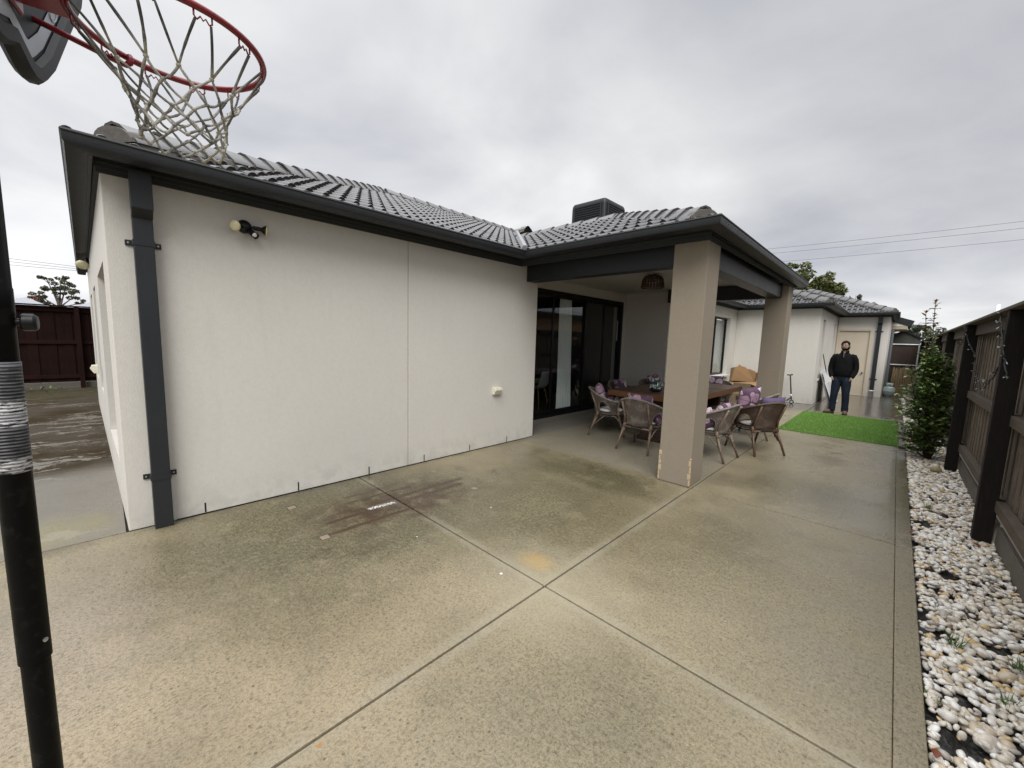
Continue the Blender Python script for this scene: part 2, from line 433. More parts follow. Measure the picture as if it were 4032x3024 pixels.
    jd = t.math('MINIMUM', t.math('ABSOLUTE', t.math('ADD', x, 1.5)), t.math('ABSOLUTE', t.math('SUBTRACT', y, 1.92)))
    base = t.mix(mul(t.step(jd, .085, .03), t.step(med, .25, .6), t.step(y, 4.6, 3.9), t.math('SUBTRACT', 1, t.step(x, -4.18, -4.24)), .40), base, (.36, .325, .245))
    base = t.mix(mul(ell(-1.5, 1.92, .85, .75, .1, 1.0), .45), base, (.335, .30, .215))
    # barbecue footprint: rust stripes, corner marks, grease
    brown = (.085, .048, .028)
    rag = t.step(t.noise(p, 6, 4, .7), .30, .62); rag2 = t.step(t.noise(t.vmath('MULTIPLY', p, (1, .25, 1)), 16, 4, .7), .22, .46)
    st = None
    for cx, y0, y1, w, k in [(-3.31, 1.15, 1.75, .022, .75), (-3.105, 1.2, 2.1, .022, .7), (-3.74, 1.45, 2.25, .020, .5), (-3.42, 1.6, 2.72, .028, .75), (-3.29, 1.9, 2.7, .03, .65), (-3.17, 2.15, 2.5, .02, .5), (-3.60, 1.45, 2.3, .022, .6), (-3.22, 1.25, 1.9, .03, .4)]:
        m = mul(band(t.math('ADD', x, mul(t.math('SUBTRACT', med, .5), .05)), cx-w-.006, cx+w+.006, .022), band(wy, y0, y1, .12), rag2, min(1, k*1.35))
        st = m if st is None else t.math('MAXIMUM', st, m)
    st = t.math('MAXIMUM', st, mul(ell(-3.36, 1.9, .62, 1.10, .35, 1.0), .88, rag))
    for cx, cy, r_, k in [(-2.84, 1.04, .10, .6), (-3.34, 3.2, .10, .55), (-2.79, 1.29, .22, .45), (-2.9, 2.47, .09, .5), (-3.05, 1.12, .16, .6), (-2.95, 1.45, .3, .4), (-3.7, 3.0, .16, .4), (-3.1, 2.8, .2, .4), (-3.0, .55, .10, .5), (-2.45, .75, .08, .3), (-3.2, 3.6, .12, .3)]:
        st = t.math('MAXIMUM', st, mul(ell(cx, cy, r_, r_, .1, 1.0), k, rag))
    base = t.mix(t.math('MULTIPLY', st, 1.15, clamp=True), base, t.mix(g2, (.040, .023, .012), (.078, .047, .025)))
    for cx, cy in [(-3.092, 1.132), (-3.095, 2.677), (-3.841, 1.121), (-3.831, 2.669)]:
        d = t.math('MAXIMUM', t.math('ABSOLUTE', t.math('SUBTRACT', x, cx)), t.math('ABSOLUTE', t.math('SUBTRACT', y, cy)))
        base = t.mix(mul(band(d, .032, .042, .006), .8), base, (.06, .035, .022)); base = t.mix(mul(t.step(d, .034, .030), .7), base, (.33, .27, .2))
    # yellow stain, rusty leaf mark, white paint drips
    base = t.mix(mul(ell(-1.73, 2.10, .21, .16, .15, 1.0, False), t.step(t.noise(p, 6, 4, .6), .15, .6), .62), base, (.42, .28, .105))
    base = t.mix(mul(ell(-1.40, .55, .022, .018, .3, 1.0), .8), base, (.40, .17, .05))
    wp = mul(band(t.math('ADD', x, t.math('MULTIPLY', y, -.08)), -3.50, -3.455, .012), band(y, 1.62, 1.87, .02), t.step(t.noise(p, 55, 3, .7), .46, .52))
    base = t.mix(wp, base, (.8, .8, .8))
    dots = t.voro(p, 6.0); dm = mul(t.step(dots.outputs['Distance'], .075, .055), t.step(t.xyz(dots.outputs['Color'])[1], .72, .74), ell(-2.5, 1.9, 1.1, .8, .6, 1.0))
    base = t.mix(dm, base, (.7, .7, .68))
    # mossy wet bands on the side path, wet yard beyond the lawn, darker damp edge strip
    side = t.step(x, -4.18, -4.24)
    bands = t.noise(t.vmath('MULTIPLY', pw, (2.2, .55, 1)), 1.6, 5, .68)
    mb = mul(side, t.step(bands, .38, .46), t.step(x, -5.9, -6.7))
    base = t.mix(mul(side, .8), base, t.mix(med, (.13, .12, .108), (.19, .178, .162)))
    base = t.mix(mul(mb, .92), base, t.mix(g2, (.018, .0115, .0045), (.042, .028, .0115)))
    base = t.mix(mul(side, ell(-4.55, -.35, .5, .45, .1, 1.0), .6), base, (.24, .21, .10))
    base = t.mix(mul(side, t.step(x, -12.2, -13.6), .75), base, (.05, .044, .022))
    back = t.step(y, 11.6, 13.0)
    base = t.mix(mul(back, .75), base, t.mix(med, (.055, .05, .045), (.115, .105, .095)))
    edge = mul(band(x, .10, .30, .02), t.step(y, 4.5, 6.0)); base = t.mix(mul(edge, .6), base, (.13, .115, .06))
    wall = mul(t.step(x, -4.02, -4.18), t.math('SUBTRACT', 1, side), t.step(y, 5.2, 4.6))
    base = t.mix(mul(wall, t.step(med, .3, .6), .5), base, (.085, .078, .055))
    wet = t.step(t.noise(p, .75, 5, .6), .34, .58)
    wet = mul(t.math('MAXIMUM', mul(wet, .68), t.math('MAXIMUM', mul(back, .95), mul(side, t.step(bands, .43, .36), .95))), t.math('SUBTRACT', 1, mul(alf, .85)))
    wet = t.math('MAXIMUM', wet, mul(ell(.1, 6.6, 1.4, 2.2, .2, 1.0), .6))
    wet = t.math('MAXIMUM', wet, mul(t.step(x, -1.9, -.3), t.step(y, 2.3, 4.6), t.step(t.noise(pw, 1.3, 4, .6), .34, .54), t.step(y, 9.6, 9.0), .85))
    base = t.mix(mul(wet, t.math('SUBTRACT', 1, side), .52), base, t.mix(.5, base, (.0, .0, .0)))
    t.put(b.inputs['Base Color'], base)
    r = t.math('SUBTRACT', .62, t.math('MULTIPLY', wet, .52))
    r = t.math('ADD', r, mul(t.math('SUBTRACT', g2, .5), .12)); r = t.math('ADD', r, mul(mb, .3), clamp=True)
    t.put(b.inputs['Roughness'], r); t.put(b.inputs['Specular IOR Level'], t.math('SUBTRACT', t.math('ADD', .30, mul(wet, .40)), mul(mb, .28), clamp=True))
    h = t.math('ADD', t.math('ADD', g1, t.math('MULTIPLY', g2, 1.3)), mul(pit, -1.5))
    bs = t.node('ShaderNodeBump'); t.put(bs.inputs['Strength'], t.math('SUBTRACT', .42, t.math('MULTIPLY', wet, .34))); bs.inputs['Distance'].default_value = .008
    t.put(bs.inputs['Height'], h); t.put(b.inputs['Normal'], bs.outputs[0])
M['concrete'] = mat('weathered_wet_concrete', f_concrete, spec=.32)
M['soil'] = mat('dark_soil', lambda t, b: t.put(b.inputs['Base Color'], t.mix(t.noise(t.pos(), 8, 4), (.035, .03, .022), (.075, .062, .045))), rough=.9)
M['weedmat'] = mat('black_weed_mat', lambda t, b: (t.put(b.inputs['Base Color'], t.mix(t.noise(t.pos(), 20, 4), (.008, .008, .008), (.022, .02, .018))), t.put(b.inputs['Normal'], t.bump(t.noise(t.pos(), 25, 4), .8, .03))), rough=.45)
def f_pebble(t, b):
    r = t.island(); p = t.pos()
    col = t.ramp(r, [(0, (.70, .64, .54)), (.18, (.80, .765, .70)), (.42, (.68, .62, .53)), (.60, (.84, .82, .78)), (.76, (.58, .48, .35)), (.86, (.64, .47, .25)), (.93, (.42, .38, .35)), (1, (.74, .64, .56))], 'CONSTANT')
    n = t.noise(p, 55, 3, .6); col = t.mix(t.math('MULTIPLY', t.step(n, .45, .75), .35), col, (.36, .30, .24))
    t.put(b.inputs['Base Color'], col); t.put(b.inputs['Roughness'], t.math('ADD', .22, t.math('MULTIPLY', n, .25)))
M['pebble'] = mat('wet_cream_pebble', f_pebble)
M['bigstone'] = mat('tan_river_stone', lambda t, b: t.put(b.inputs['Base Color'], t.mix(t.noise(t.pos(), 25, 4), (.30, .25, .12), (.46, .40, .24))), rough=.4)
def f_blade(t, b):
    r = t.island(); p = t.pos(); n = t.noise(p, 1.4, 3)
    c = t.mix(r, (.105, .23, .035), (.23, .40, .09)); t.put(b.inputs['Base Color'], t.mix(t.math('MULTIPLY', t.step(n, .35, .65), .75), c, (.17, .30, .06)))
M['turf'] = mat('green_turf_fibre', f_blade, rough=.5)
M['turfbase'] = mat('turf_backing', color=(.10, .20, .032), rough=.8)
M['weed'] = mat('weed_blade', lambda t, b: t.put(b.inputs['Base Color'], t.mix(t.island(), (.05, .12, .02), (.14, .22, .06))), rough=.5)
def f_wood(c0, c1, c2, axis=2, rough=.75, stain=.5):
    def fn(t, b):
        p = t.pos(); sc = [14, 14, 14]; sc[axis] = .9
        n = t.noise(t.vmath('MULTIPLY', p, tuple(sc)), 1.4, 6, .68); n2 = t.noise(t.vmath('MULTIPLY', p, tuple(v*2.5 for v in sc)), 2.5, 4, .7)
        bn = t.noise(p, 1.6, 3, .6)
        col = t.mix(n, c0, c1); col = t.mix(t.math('MULTIPLY', t.step(n2, .48, .72), stain), col, c2)
        r = t.island(); col = t.mix(t.math('MULTIPLY', r, .35), col, tuple(v*.6 for v in c0))
        col = t.mix(t.math('MULTIPLY', t.step(bn, .5, .7), .35), col, tuple(v*.5 for v in c0))
        t.put(b.inputs['Base Color'], col); t.put(b.inputs['Normal'], t.bump(t.math('ADD', n, n2), .35, .006))
        t.put(b.inputs['Roughness'], rough)
    return fn
M['paling'] = mat('weathered_grey_brown_paling', f_wood((.065, .046, .031), (.235, .182, .135), (.44, .395, .335), stain=.7))
M['post'] = mat('dark_stained_post', f_wood((.0065, .0048, .0038), (.019, .0138, .0105), (.038, .030, .024), stain=.4), rough=.6, spec=.3)
M['rail'] = mat('weathered_rail', f_wood((.055, .041, .029), (.13, .10, .075), (.21, .178, .142), axis=1, stain=.45))
M['redfence'] = mat('dark_red_brown_paling', f_wood((.0115, .0048, .004), (.025, .0112, .0092), (.042, .0205, .017), stain=.4), spec=.08)
M['redrail'] = mat('dark_red_brown_rail', f_wood((.015, .0056, .0045), (.029, .0118, .0094), (.042, .0195, .0155), axis=1, stain=.3), spec=.08)
M['rustfence'] = mat('dark_rust_brown_paling', f_wood((.018, .010, .0065), (.055, .031, .02), (.09, .06, .043), stain=.4))
M['sleeper'] = mat('grey_timber_sleeper', f_wood((.085, .075, .06), (.16, .145, .12), (.2, .19, .165), axis=1, stain=.4))
M['bamboo'] = mat('faded_bamboo_screen', f_wood((.22, .15, .075), (.46, .35, .20), (.12, .08, .04), stain=.6))
def f_tabletop(t, b):
    p = t.pos(); n = t.noise(t.vmath('MULTIPLY', p, (1, 12, 12)), 1.5, 6, .65); r = t.noise(t.vmath('MULTIPLY', p, (.5, 3, 1)), 1.2, 4, .6)
    col = t.mix(n, (.055, .024, .012), (.135, .062, .03)); col = t.mix(t.math('MULTIPLY', t.step(r, .42, .62), .75), col, (.042, .026, .018))
    t.put(b.inputs['Base Color'], col); t.put(b.inputs['Roughness'], t.math('ADD', .3, t.math('MULTIPLY', r, .3)))
    t.put(b.inputs['Normal'], t.bump(n, .15, .004))
M['tabletop'] = mat('dark_red_timber_top', f_tabletop)
M['tableedge'] = mat('orange_brown_timber_edge', f_wood((.10, .038, .012), (.22, .095, .035), (.07, .026, .01), axis=0, stain=.5, rough=.5))
M['tablebase'] = mat('dark_timber_base', f_wood((.025, .012, .007), (.06, .03, .017), (.08, .04, .025), axis=1, stain=.3))
def f_wicker(c0, c1, c2):
    def fn(t, b):
        u, v, _ = t.xyz(t.uv())
        wu = t.math('SINE', t.math('MULTIPLY', u, 2*PI*26)); wv = t.math('SINE', t.math('MULTIPLY', v, 2*PI*17))
        wk = t.math('MULTIPLY', wu, wv); n = t.noise(t.obj(), 9, 4, .65); n2 = t.noise(t.obj(), 60, 3, .7)
        row = t.math('ABSOLUTE', wv)
        h = t.math('ADD', t.math('MULTIPLY', wk, .5), t.math('MULTIPLY', row, .8))
        col = t.mix(t.step(h, -.4, 1.1), c0, c1); col = t.mix(t.math('MULTIPLY', t.step(n, .42, .68), .65), col, c2)
        col = t.mix(t.math('MULTIPLY', t.step(n2, .5, .7), .5), col, c0)
        t.put(b.inputs['Base Color'], col); t.put(b.inputs['Normal'], t.bump(h, .9, .008))
    return fn
M['wicker'] = mat('weathered_grey_wicker', f_wicker((.018, .013, .0095), (.20, .16, .125), (.33, .29, .25)), rough=.65)
M['wickerbrown'] = mat('dark_brown_wicker', f_wicker((.018, .011, .008), (.095, .052, .03), (.15, .10, .07)), rough=.6)
def f_cane(c0, c1, c2):
    def fn(t, b):
        n = t.noise(t.obj(), 7, 4, .65); n2 = t.noise(t.vmath('MULTIPLY', t.obj(), (12, 12, 40)), 2, 3, .6)
        col = t.mix(n, c0, c1); t.put(b.inputs['Base Color'], t.mix(t.math('MULTIPLY', t.step(n2, .5, .7), .6), col, c2))
    return fn
M['cane'] = mat('peeling_cane_pole', f_cane((.060, .036, .022), (.20, .14, .095), (.36, .32, .28)), rough=.45)
M['canebrown'] = mat('brown_cane_pole', f_cane((.055, .032, .02), (.14, .08, .045), (.20, .14, .09)), rough=.4)
M['braid'] = mat('braided_grey_rim', f_cane((.10, .085, .07), (.30, .265, .23), (.46, .43, .40)), rough=.6)
M['braidbrown'] = mat('braided_brown_rim', f_cane((.05, .03, .018), (.13, .075, .04), (.2, .13, .08)), rough=.5)
M['seatpad'] = mat('off_white_seat_fabric', lambda t, b: (t.put(b.inputs['Base Color'], t.mix(t.noise(t.obj(), 14, 4), (.50, .48, .45), (.66, .64, .61))), t.put(b.inputs['Normal'], t.bump(t.noise(t.obj(), 20, 3), .3, .01))), rough=.9)
def f_leafprint(t, b):
    u = t.uv(); cell = t.voro(t.vmath('SCALE', u, scale=2.1), 1.0, rnd=.75)
    d = t.vmath('SUBTRACT', t.vmath('SCALE', u, scale=2.1), cell.outputs['Position']); x, y, _ = t.xyz(d)
    ang = t.math('MULTIPLY', t.xyz(cell.outputs['Color'])[0], 6.28); c = t.math('COSINE', ang); s = t.math('SINE', ang)
    lx = t.math('SUBTRACT', t.math('MULTIPLY', x, c), t.math('MULTIPLY', y, s)); ly = t.math('ADD', t.math('MULTIPLY', x, s), t.math('MULTIPLY', y, c))
    wdt = t.math('MULTIPLY', .38, t.math('SUBTRACT', 1, t.math('POWER', t.math('ABSOLUTE', t.math('DIVIDE', ly, .46)), 2)))
    leaf = t.step(t.math('SUBTRACT', wdt, t.math('ABSOLUTE', lx)), 0.0, .03)
    vein = t.math('SINE', t.math('MULTIPLY', t.math('SUBTRACT', ly, t.math('MULTIPLY', t.math('ABSOLUTE', lx), .8)), 58))
    mid = t.step(t.math('ABSOLUTE', lx), .028, .012)
    base = t.mix(t.noise(u, 5, 3), (.072, .036, .066), (.135, .078, .12))
    tone = t.xyz(cell.outputs['Color'])[1]
    lc = t.mix(t.step(tone, .3, .6), (.38, .25, .32), (.70, .60, .65))
    lc = t.mix(t.math('MULTIPLY', t.step(vein, .2, .6), .5), lc, (.30, .13, .25)); lc = t.mix(mid, lc, (.2, .07, .17))
    t.put(b.inputs['Base Color'], t.mix(leaf, base, lc))
M['leafprint'] = mat('purple_leaf_print_fabric', f_leafprint, rough=.85)
M['velvet'] = mat('dark_purple_velvet', lambda t, b: t.put(b.inputs['Base Color'], t.mix(t.noise(t.obj(), 18, 4), (.045, .028, .075), (.13, .095, .19))), rough=.75)
M['marblefab'] = mat('cream_marbled_fabric', lambda t, b: t.put(b.inputs['Base Color'], t.mix(t.step(t.noise(t.obj(), 7, 5, .6, 2.5), .42, .62), (.68, .63, .54), (.48, .37, .24))), rough=.85)
M['card'] = mat('brown_cardboard', lambda t, b: t.put(b.inputs['Base Color'], t.mix(t.noise(t.pos(), 6, 4), (.27, .155, .07), (.36, .215, .105))), rough=.85)
M['carddark'] = mat('dull_brown_cardboard', lambda t, b: t.put(b.inputs['Base Color'], t.mix(t.noise(t.pos(), 6, 4), (.12, .085, .05), (.19, .135, .085))), rough=.85)
M['print'] = mat('black_print', color=(.015, .014, .013), rough=.7)
def f_rim(t, b):
    n = t.noise(t.pos(), 30, 4, .65); t.put(b.inputs['Base Color'], t.mix(t.step(n, .60, .68), t.mix(n, (.17, .012, .018), (.27, .022, .03)), (.09, .03, .018)))
M['redsteel'] = mat('chipped_red_steel', f_rim, rough=.32)
def f_net(t, b):
    p = t.pos(); n = t.noise(p, 14, 4, .6); z = t.xyz(p)[2]
    wv = t.noise(t.vmath('MULTIPLY', p, (3, 3, 1)), 60, 2, .6)
    col = t.mix(t.step(n, .42, .60), (.16, .155, .14), (.46, .44, .38)); col = t.mix(t.math('MULTIPLY', t.step(z, 2.33, 2.41), .85), col, (.05, .055, .05))
    t.put(b.inputs['Base Color'], col); t.put(b.inputs['Normal'], t.bump(wv, .8, .004))
M['net'] = mat('dirty_white_net_cord', f_net, rough=.85)
def f_pole(t, b):
    p = t.pos(); n = t.noise(p, 22, 5, .7); n2 = t.noise(t.vmath('MULTIPLY', p, (9, 9, 2)), 2, 4, .6)
    t.put(b.inputs['Base Color'], t.mix(t.step(n, .52, .64), (.0025, .0025, .0028), (.008, .008, .008))); t.put(b.inputs['Roughness'], t.math('ADD', .28, t.math('MULTIPLY', n2, .3)))
M['pole'] = mat('worn_black_pole_paint', f_pole, spec=.12)
def f_tape(t, b):
    p = t.pos(); x, y, z = t.xyz(p); n = t.noise(p, 38, 5, .7); n3 = t.noise(t.vmath('MULTIPLY', p, (1, 1, 5)), 26, 4, .65)
    # torn ring layers: fine dark rings, with flaked silver patches in two belts and at the lower edge
    zz = t.math('ADD', z, t.math('MULTIPLY', t.math('SUBTRACT', t.noise(p, 9, 2), .5), .006))
    ring = t.math('SINE', t.math('MULTIPLY', zz, 2*PI/.0088)); ringm = t.step(ring, -.15, .5)
    ringm = t.math('MULTIPLY', ringm, t.step(n3, .36, .52))
    col = t.mix(ringm, (.008, .008, .010), t.mix(n, (.05, .054, .064), (.13, .135, .15)))
    def belt(lo, hi): return t.math('MULTIPLY', t.step(z, lo-.008, lo+.008), t.step(z, hi+.008, hi-.008))
    pt = t.math('MAXIMUM', t.math('MAXIMUM', belt(1.368, 1.398), belt(1.33, 1.37)), belt(1.206, 1.245))
    fl = t.math('MULTIPLY', pt, t.step(n3, .45, .49)); col = t.mix(fl, col, t.mix(n, (.34, .34, .35), (.62, .62, .63)))
    top = t.math('MAXIMUM', belt(1.490, 1.50), t.math('MULTIPLY', belt(1.350, 1.362), .8)); col = t.mix(top, col, (.16, .165, .18))
    t.put(b.inputs['Base Color'], col); t.put(b.inputs['Normal'], t.bump(ring, .6, .003))
M['tape'] = mat('torn_silver_tape', f_tape, rough=.5)
M['boardgrey'] = mat('dark_grey_board_frame', lambda t, b: t.put(b.inputs['Base Color'], t.mix(t.noise(t.pos(), 9, 4), (.0095, .010, .011), (.018, .019, .020))), rough=.55, spec=.25)
M['boardface'] = mat('smoky_board_face', color=(.014, .0155, .017), rough=.5, spec=.12)
M['boardline'] = mat('pale_grey_board_line', color=(.30, .325, .36), rough=.4)
M['gascyl'] = mat('pale_green_gas_cylinder_paint', lambda t, b: t.put(b.inputs['Base Color'], t.mix(t.noise(t.pos(), 9, 3), (.34, .42, .40), (.42, .50, .48))), rough=.35)
M['galv'] = mat('galvanised_steel', color=(.42, .43, .45), rough=.35, metal=.75)
M['whiteframe'] = mat('white_aluminium_frame', color=(.66, .67, .69), rough=.4)
M['greygreen'] = mat('dark_grey_green_cladding', lambda t, b: t.put(b.inputs['Base Color'], t.mix(t.noise(t.pos(), 5, 4), (.040, .042, .038), (.075, .078, .07))), rough=.8)
M['greyroof'] = mat('pale_grey_sheet_roof', color=(.30, .31, .34), rough=.4)
M['wire'] = mat('power_cable', color=(.16, .15, .15), rough=.6)
M['green'] = mat('green_handle_paint', color=(.02, .16, .07), rough=.4)
M['rubber'] = mat('black_rubber', color=(.012, .012, .012), rough=.6)
M['steelgrey'] = mat('grey_painted_steel', color=(.12, .13, .14), rough=.35)
M['panelgrey'] = mat('pale_panel_face', color=(.46, .46, .46), rough=.5)
M['lampweave'] = mat('dark_woven_lampshade', lambda t, b: t.put(b.inputs['Base Color'], t.mix(t.noise(t.pos(), 40, 3), (.03, .014, .009), (.09, .045, .028))), rough=.6)
M['whitestone'] = mat('white_decor_stone', color=(.78, .78, .77), rough=.4)
M['blacksand'] = mat('black_decor_sand', color=(.008, .008, .009), rough=.6)
M['succulent'] = mat('bright_green_succulent', lambda t, b: t.put(b.inputs['Base Color'], t.mix(t.island(), (.01, .13, .04), (.03, .28, .10))), rough=.4)
def f_leaf(c0, c1, c2, rough=.3):
    def fn(t, b):
        r = t.island(); t.put(b.inputs['Base Color'], t.ramp(r, [(0, c0), (.5, c1), (.92, c2), (1, c2)]))
        b.inputs['Roughness'].default_value = rough
    return fn
M['shrubleaf'] = mat('glossy_dark_shrub_leaf', f_leaf((.042, .095, .026), (.12, .205, .05), (.28, .35, .11)), spec=.5)
M['redleaf'] = mat('red_bronze_new_leaf', f_leaf((.10, .035, .025), (.17, .075, .045), (.22, .12, .07)), spec=.5)
M['stem'] = mat('brown_green_stem', color=(.07, .05, .03), rough=.7)
M['olive'] = mat('olive_tree_leaf', f_leaf((.035, .052, .012), (.085, .105, .024), (.16, .165, .05), .5))
M['gum'] = mat('grey_green_gum_leaf', f_leaf((.035, .042, .022), (.07, .075, .040), (.12, .11, .055), .6))
M['redtree'] = mat('russet_tree_leaf', f_leaf((.13, .055, .035), (.19, .09, .06), (.24, .13, .09), .6))
M['darktree'] = mat('dark_green_tree_leaf', f_leaf((.03, .042, .024), (.055, .07, .038), (.09, .105, .06), .6))
M['bark'] = mat('grey_bark', color=(.12, .10, .085), rough=.9)
M['deadleaf'] = mat('red_brown_fallen_leaf', lambda t, b: t.put(b.inputs['Base Color'], t.mix(t.noise(t.obj(), 30, 3), (.11, .03, .015), (.24, .07, .03))), rough=.4)
# clothing and skin
M['knit'] = mat('black_knit', lambda t, b: (t.put(b.inputs['Base Color'], (.0065, .0065, .0075)), t.put(b.inputs['Normal'], t.bump(t.noise(t.obj(), 9, 3), .55, .03))), rough=.9, spec=.12)
M['denim'] = mat('dark_blue_denim', lambda t, b: (t.put(b.inputs['Base Color'], t.mix(t.noise(t.obj(), 9, 4), (.0045, .0075, .0165), (.0125, .019, .036))), t.put(b.inputs['Normal'], t.bump(t.noise(t.vmath('MULTIPLY', t.obj(), (1, 1, .6)), 14, 3), .4, .02))), rough=.8, spec=.25)
M['skin'] = mat('tan_skin', lambda t, b: t.put(b.inputs['Base Color'], t.mix(t.noise(t.obj(), 18, 3), (.33, .215, .16), (.41, .28, .21))), rough=.5)
M['hair'] = mat('black_hair', color=(.006, .005, .005), rough=.7, spec=.15)
M['boot'] = mat('brown_suede_boot', color=(.115, .065, .045), rough=.8)
M['sole'] = mat('dark_boot_sole', color=(.03, .022, .018), rough=.7)
M['eye'] = mat('dark_eye', color=(.02, .015, .012), rough=.2)
M['lip'] = mat('lip_skin', color=(.22, .09, .07), rough=.5)
M['bulb'] = mat('clear_fairy_bulb', color=(.45, .46, .48), rough=.15)
M['litter'] = mat('brown_leaf_scraps', lambda t, b: t.put(b.inputs['Base Color'], t.mix(t.island(), (.035, .018, .010), (.16, .07, .035))), rough=.6)
# ------------------------------------------------------------------ ground and paving
def structure(o): o['kind'] = 'structure'; return o
b = MB(); S = 160
b.add([(-S, -S, -.12), (S, -S, -.12), (S, S, -.12), (-S, S, -.12)], [(0, 1, 2, 3)])
structure(b.build('ground', M['soil']))
def paving():
    g = .0065; b = MB()
    ys = [-9, -4.2, 1.92, 4.48, 6.86, 9.12, 12.2, 13.85, 17.0, 19.6, 25]
    def pan(x0, x1, y0, y1): b.box(x0+g, x1-(g if x1 != .147 else .0005), y0+g, y1-g, -.11, 0)
    for y0, y1 in zip(ys, ys[1:]):
        if y1 <= 1.93:
            pan(-4.2, -1.5, y0, y1); pan(-1.5, .147, y0, y1)
        elif y1 <= 9.13:
            pan(-4.8 if y0 > 4.4 else -4.2, -1.5, y0, y1); pan(-1.5, .147, y0, y1)
        elif y0 < 12.1:
            pan(-3.7, -1.535, y0, y1)
        else:
            pan(-3.7, -1.5, y0, y1); pan(-1.5, .25, y0, y1)
    # narrow edge strip beside the pebbles
    e = [-9, -4.2, 1.92, 4.48, 6.86, 9.12]
    for y0, y1 in zip(e, e[1:]): b.box(.147+.0015, .25, y0+.003, y1-.003, -.11, -.001)
    # side path
    xs = [-4.2, -6.42, -8.92, -11.5, -13.8, -15.1]
    for x1, x0 in zip(xs, xs[1:]): pan(x0, x1, -9, .05)
    o = b.build('paving', M['concrete'], bevel=.004); structure(o)
    j = MB(); j.box(-15.1, .24, -9, .05, -.1, -.014); j.box(-4.8, .24, .051, 25, -.1, -.0145)
    structure(j.build('paving_joint', mat('dark_joint_dirt', color=(.035, .03, .02), rough=.9)))
paving()
# artificial lawn and its timber edge
def lawn():
    rnd = random.Random(3)
    b = MB(); b.box(-1.53, .165, 9.13, 12.22, -.1, .012)
    o = b.build('lawn_base', M['turfbase']); structure(o)
    N = 46000; rs = np.random.default_rng(5)
    x = rs.uniform(-1.53, .165, N); y = 9.13+(12.22-9.13)*rs.uniform(0, 1, N)
    a = rs.uniform(0, 2*PI, N); h = rs.uniform(.014, .034, N); lean = rs.normal(0, .010, (N, 2)); w = .0035
    V = np.zeros((N, 3, 3)); V[:, 0] = np.c_[x-w*np.cos(a), y-w*np.sin(a), np.full(N, .008)]
    V[:, 1] = np.c_[x+w*np.cos(a), y+w*np.sin(a), np.full(N, .008)]; V[:, 2] = np.c_[x+lean[:, 0], y+lean[:, 1], .010+h]
    me = bpy.data.meshes.new('turf_grass'); me.from_pydata(V.reshape(-1, 3).tolist(), [], np.arange(N*3).reshape(-1, 3).tolist())
    me.materials.append(M['turf']); o = bpy.data.objects.new('turf_grass', me); COL.objects.link(o)
    tag(o, 'short bright green artificial grass on the rectangular lawn', 'grass', kind='stuff')
lawn()
b = MB(); b.box(.17, .255, 9.0, 12.4, -.1, .045)
tag(b.build('timber_edging', M['sleeper'], bevel=.006), 'weathered grey timber sleeper edging the green lawn', 'edging')
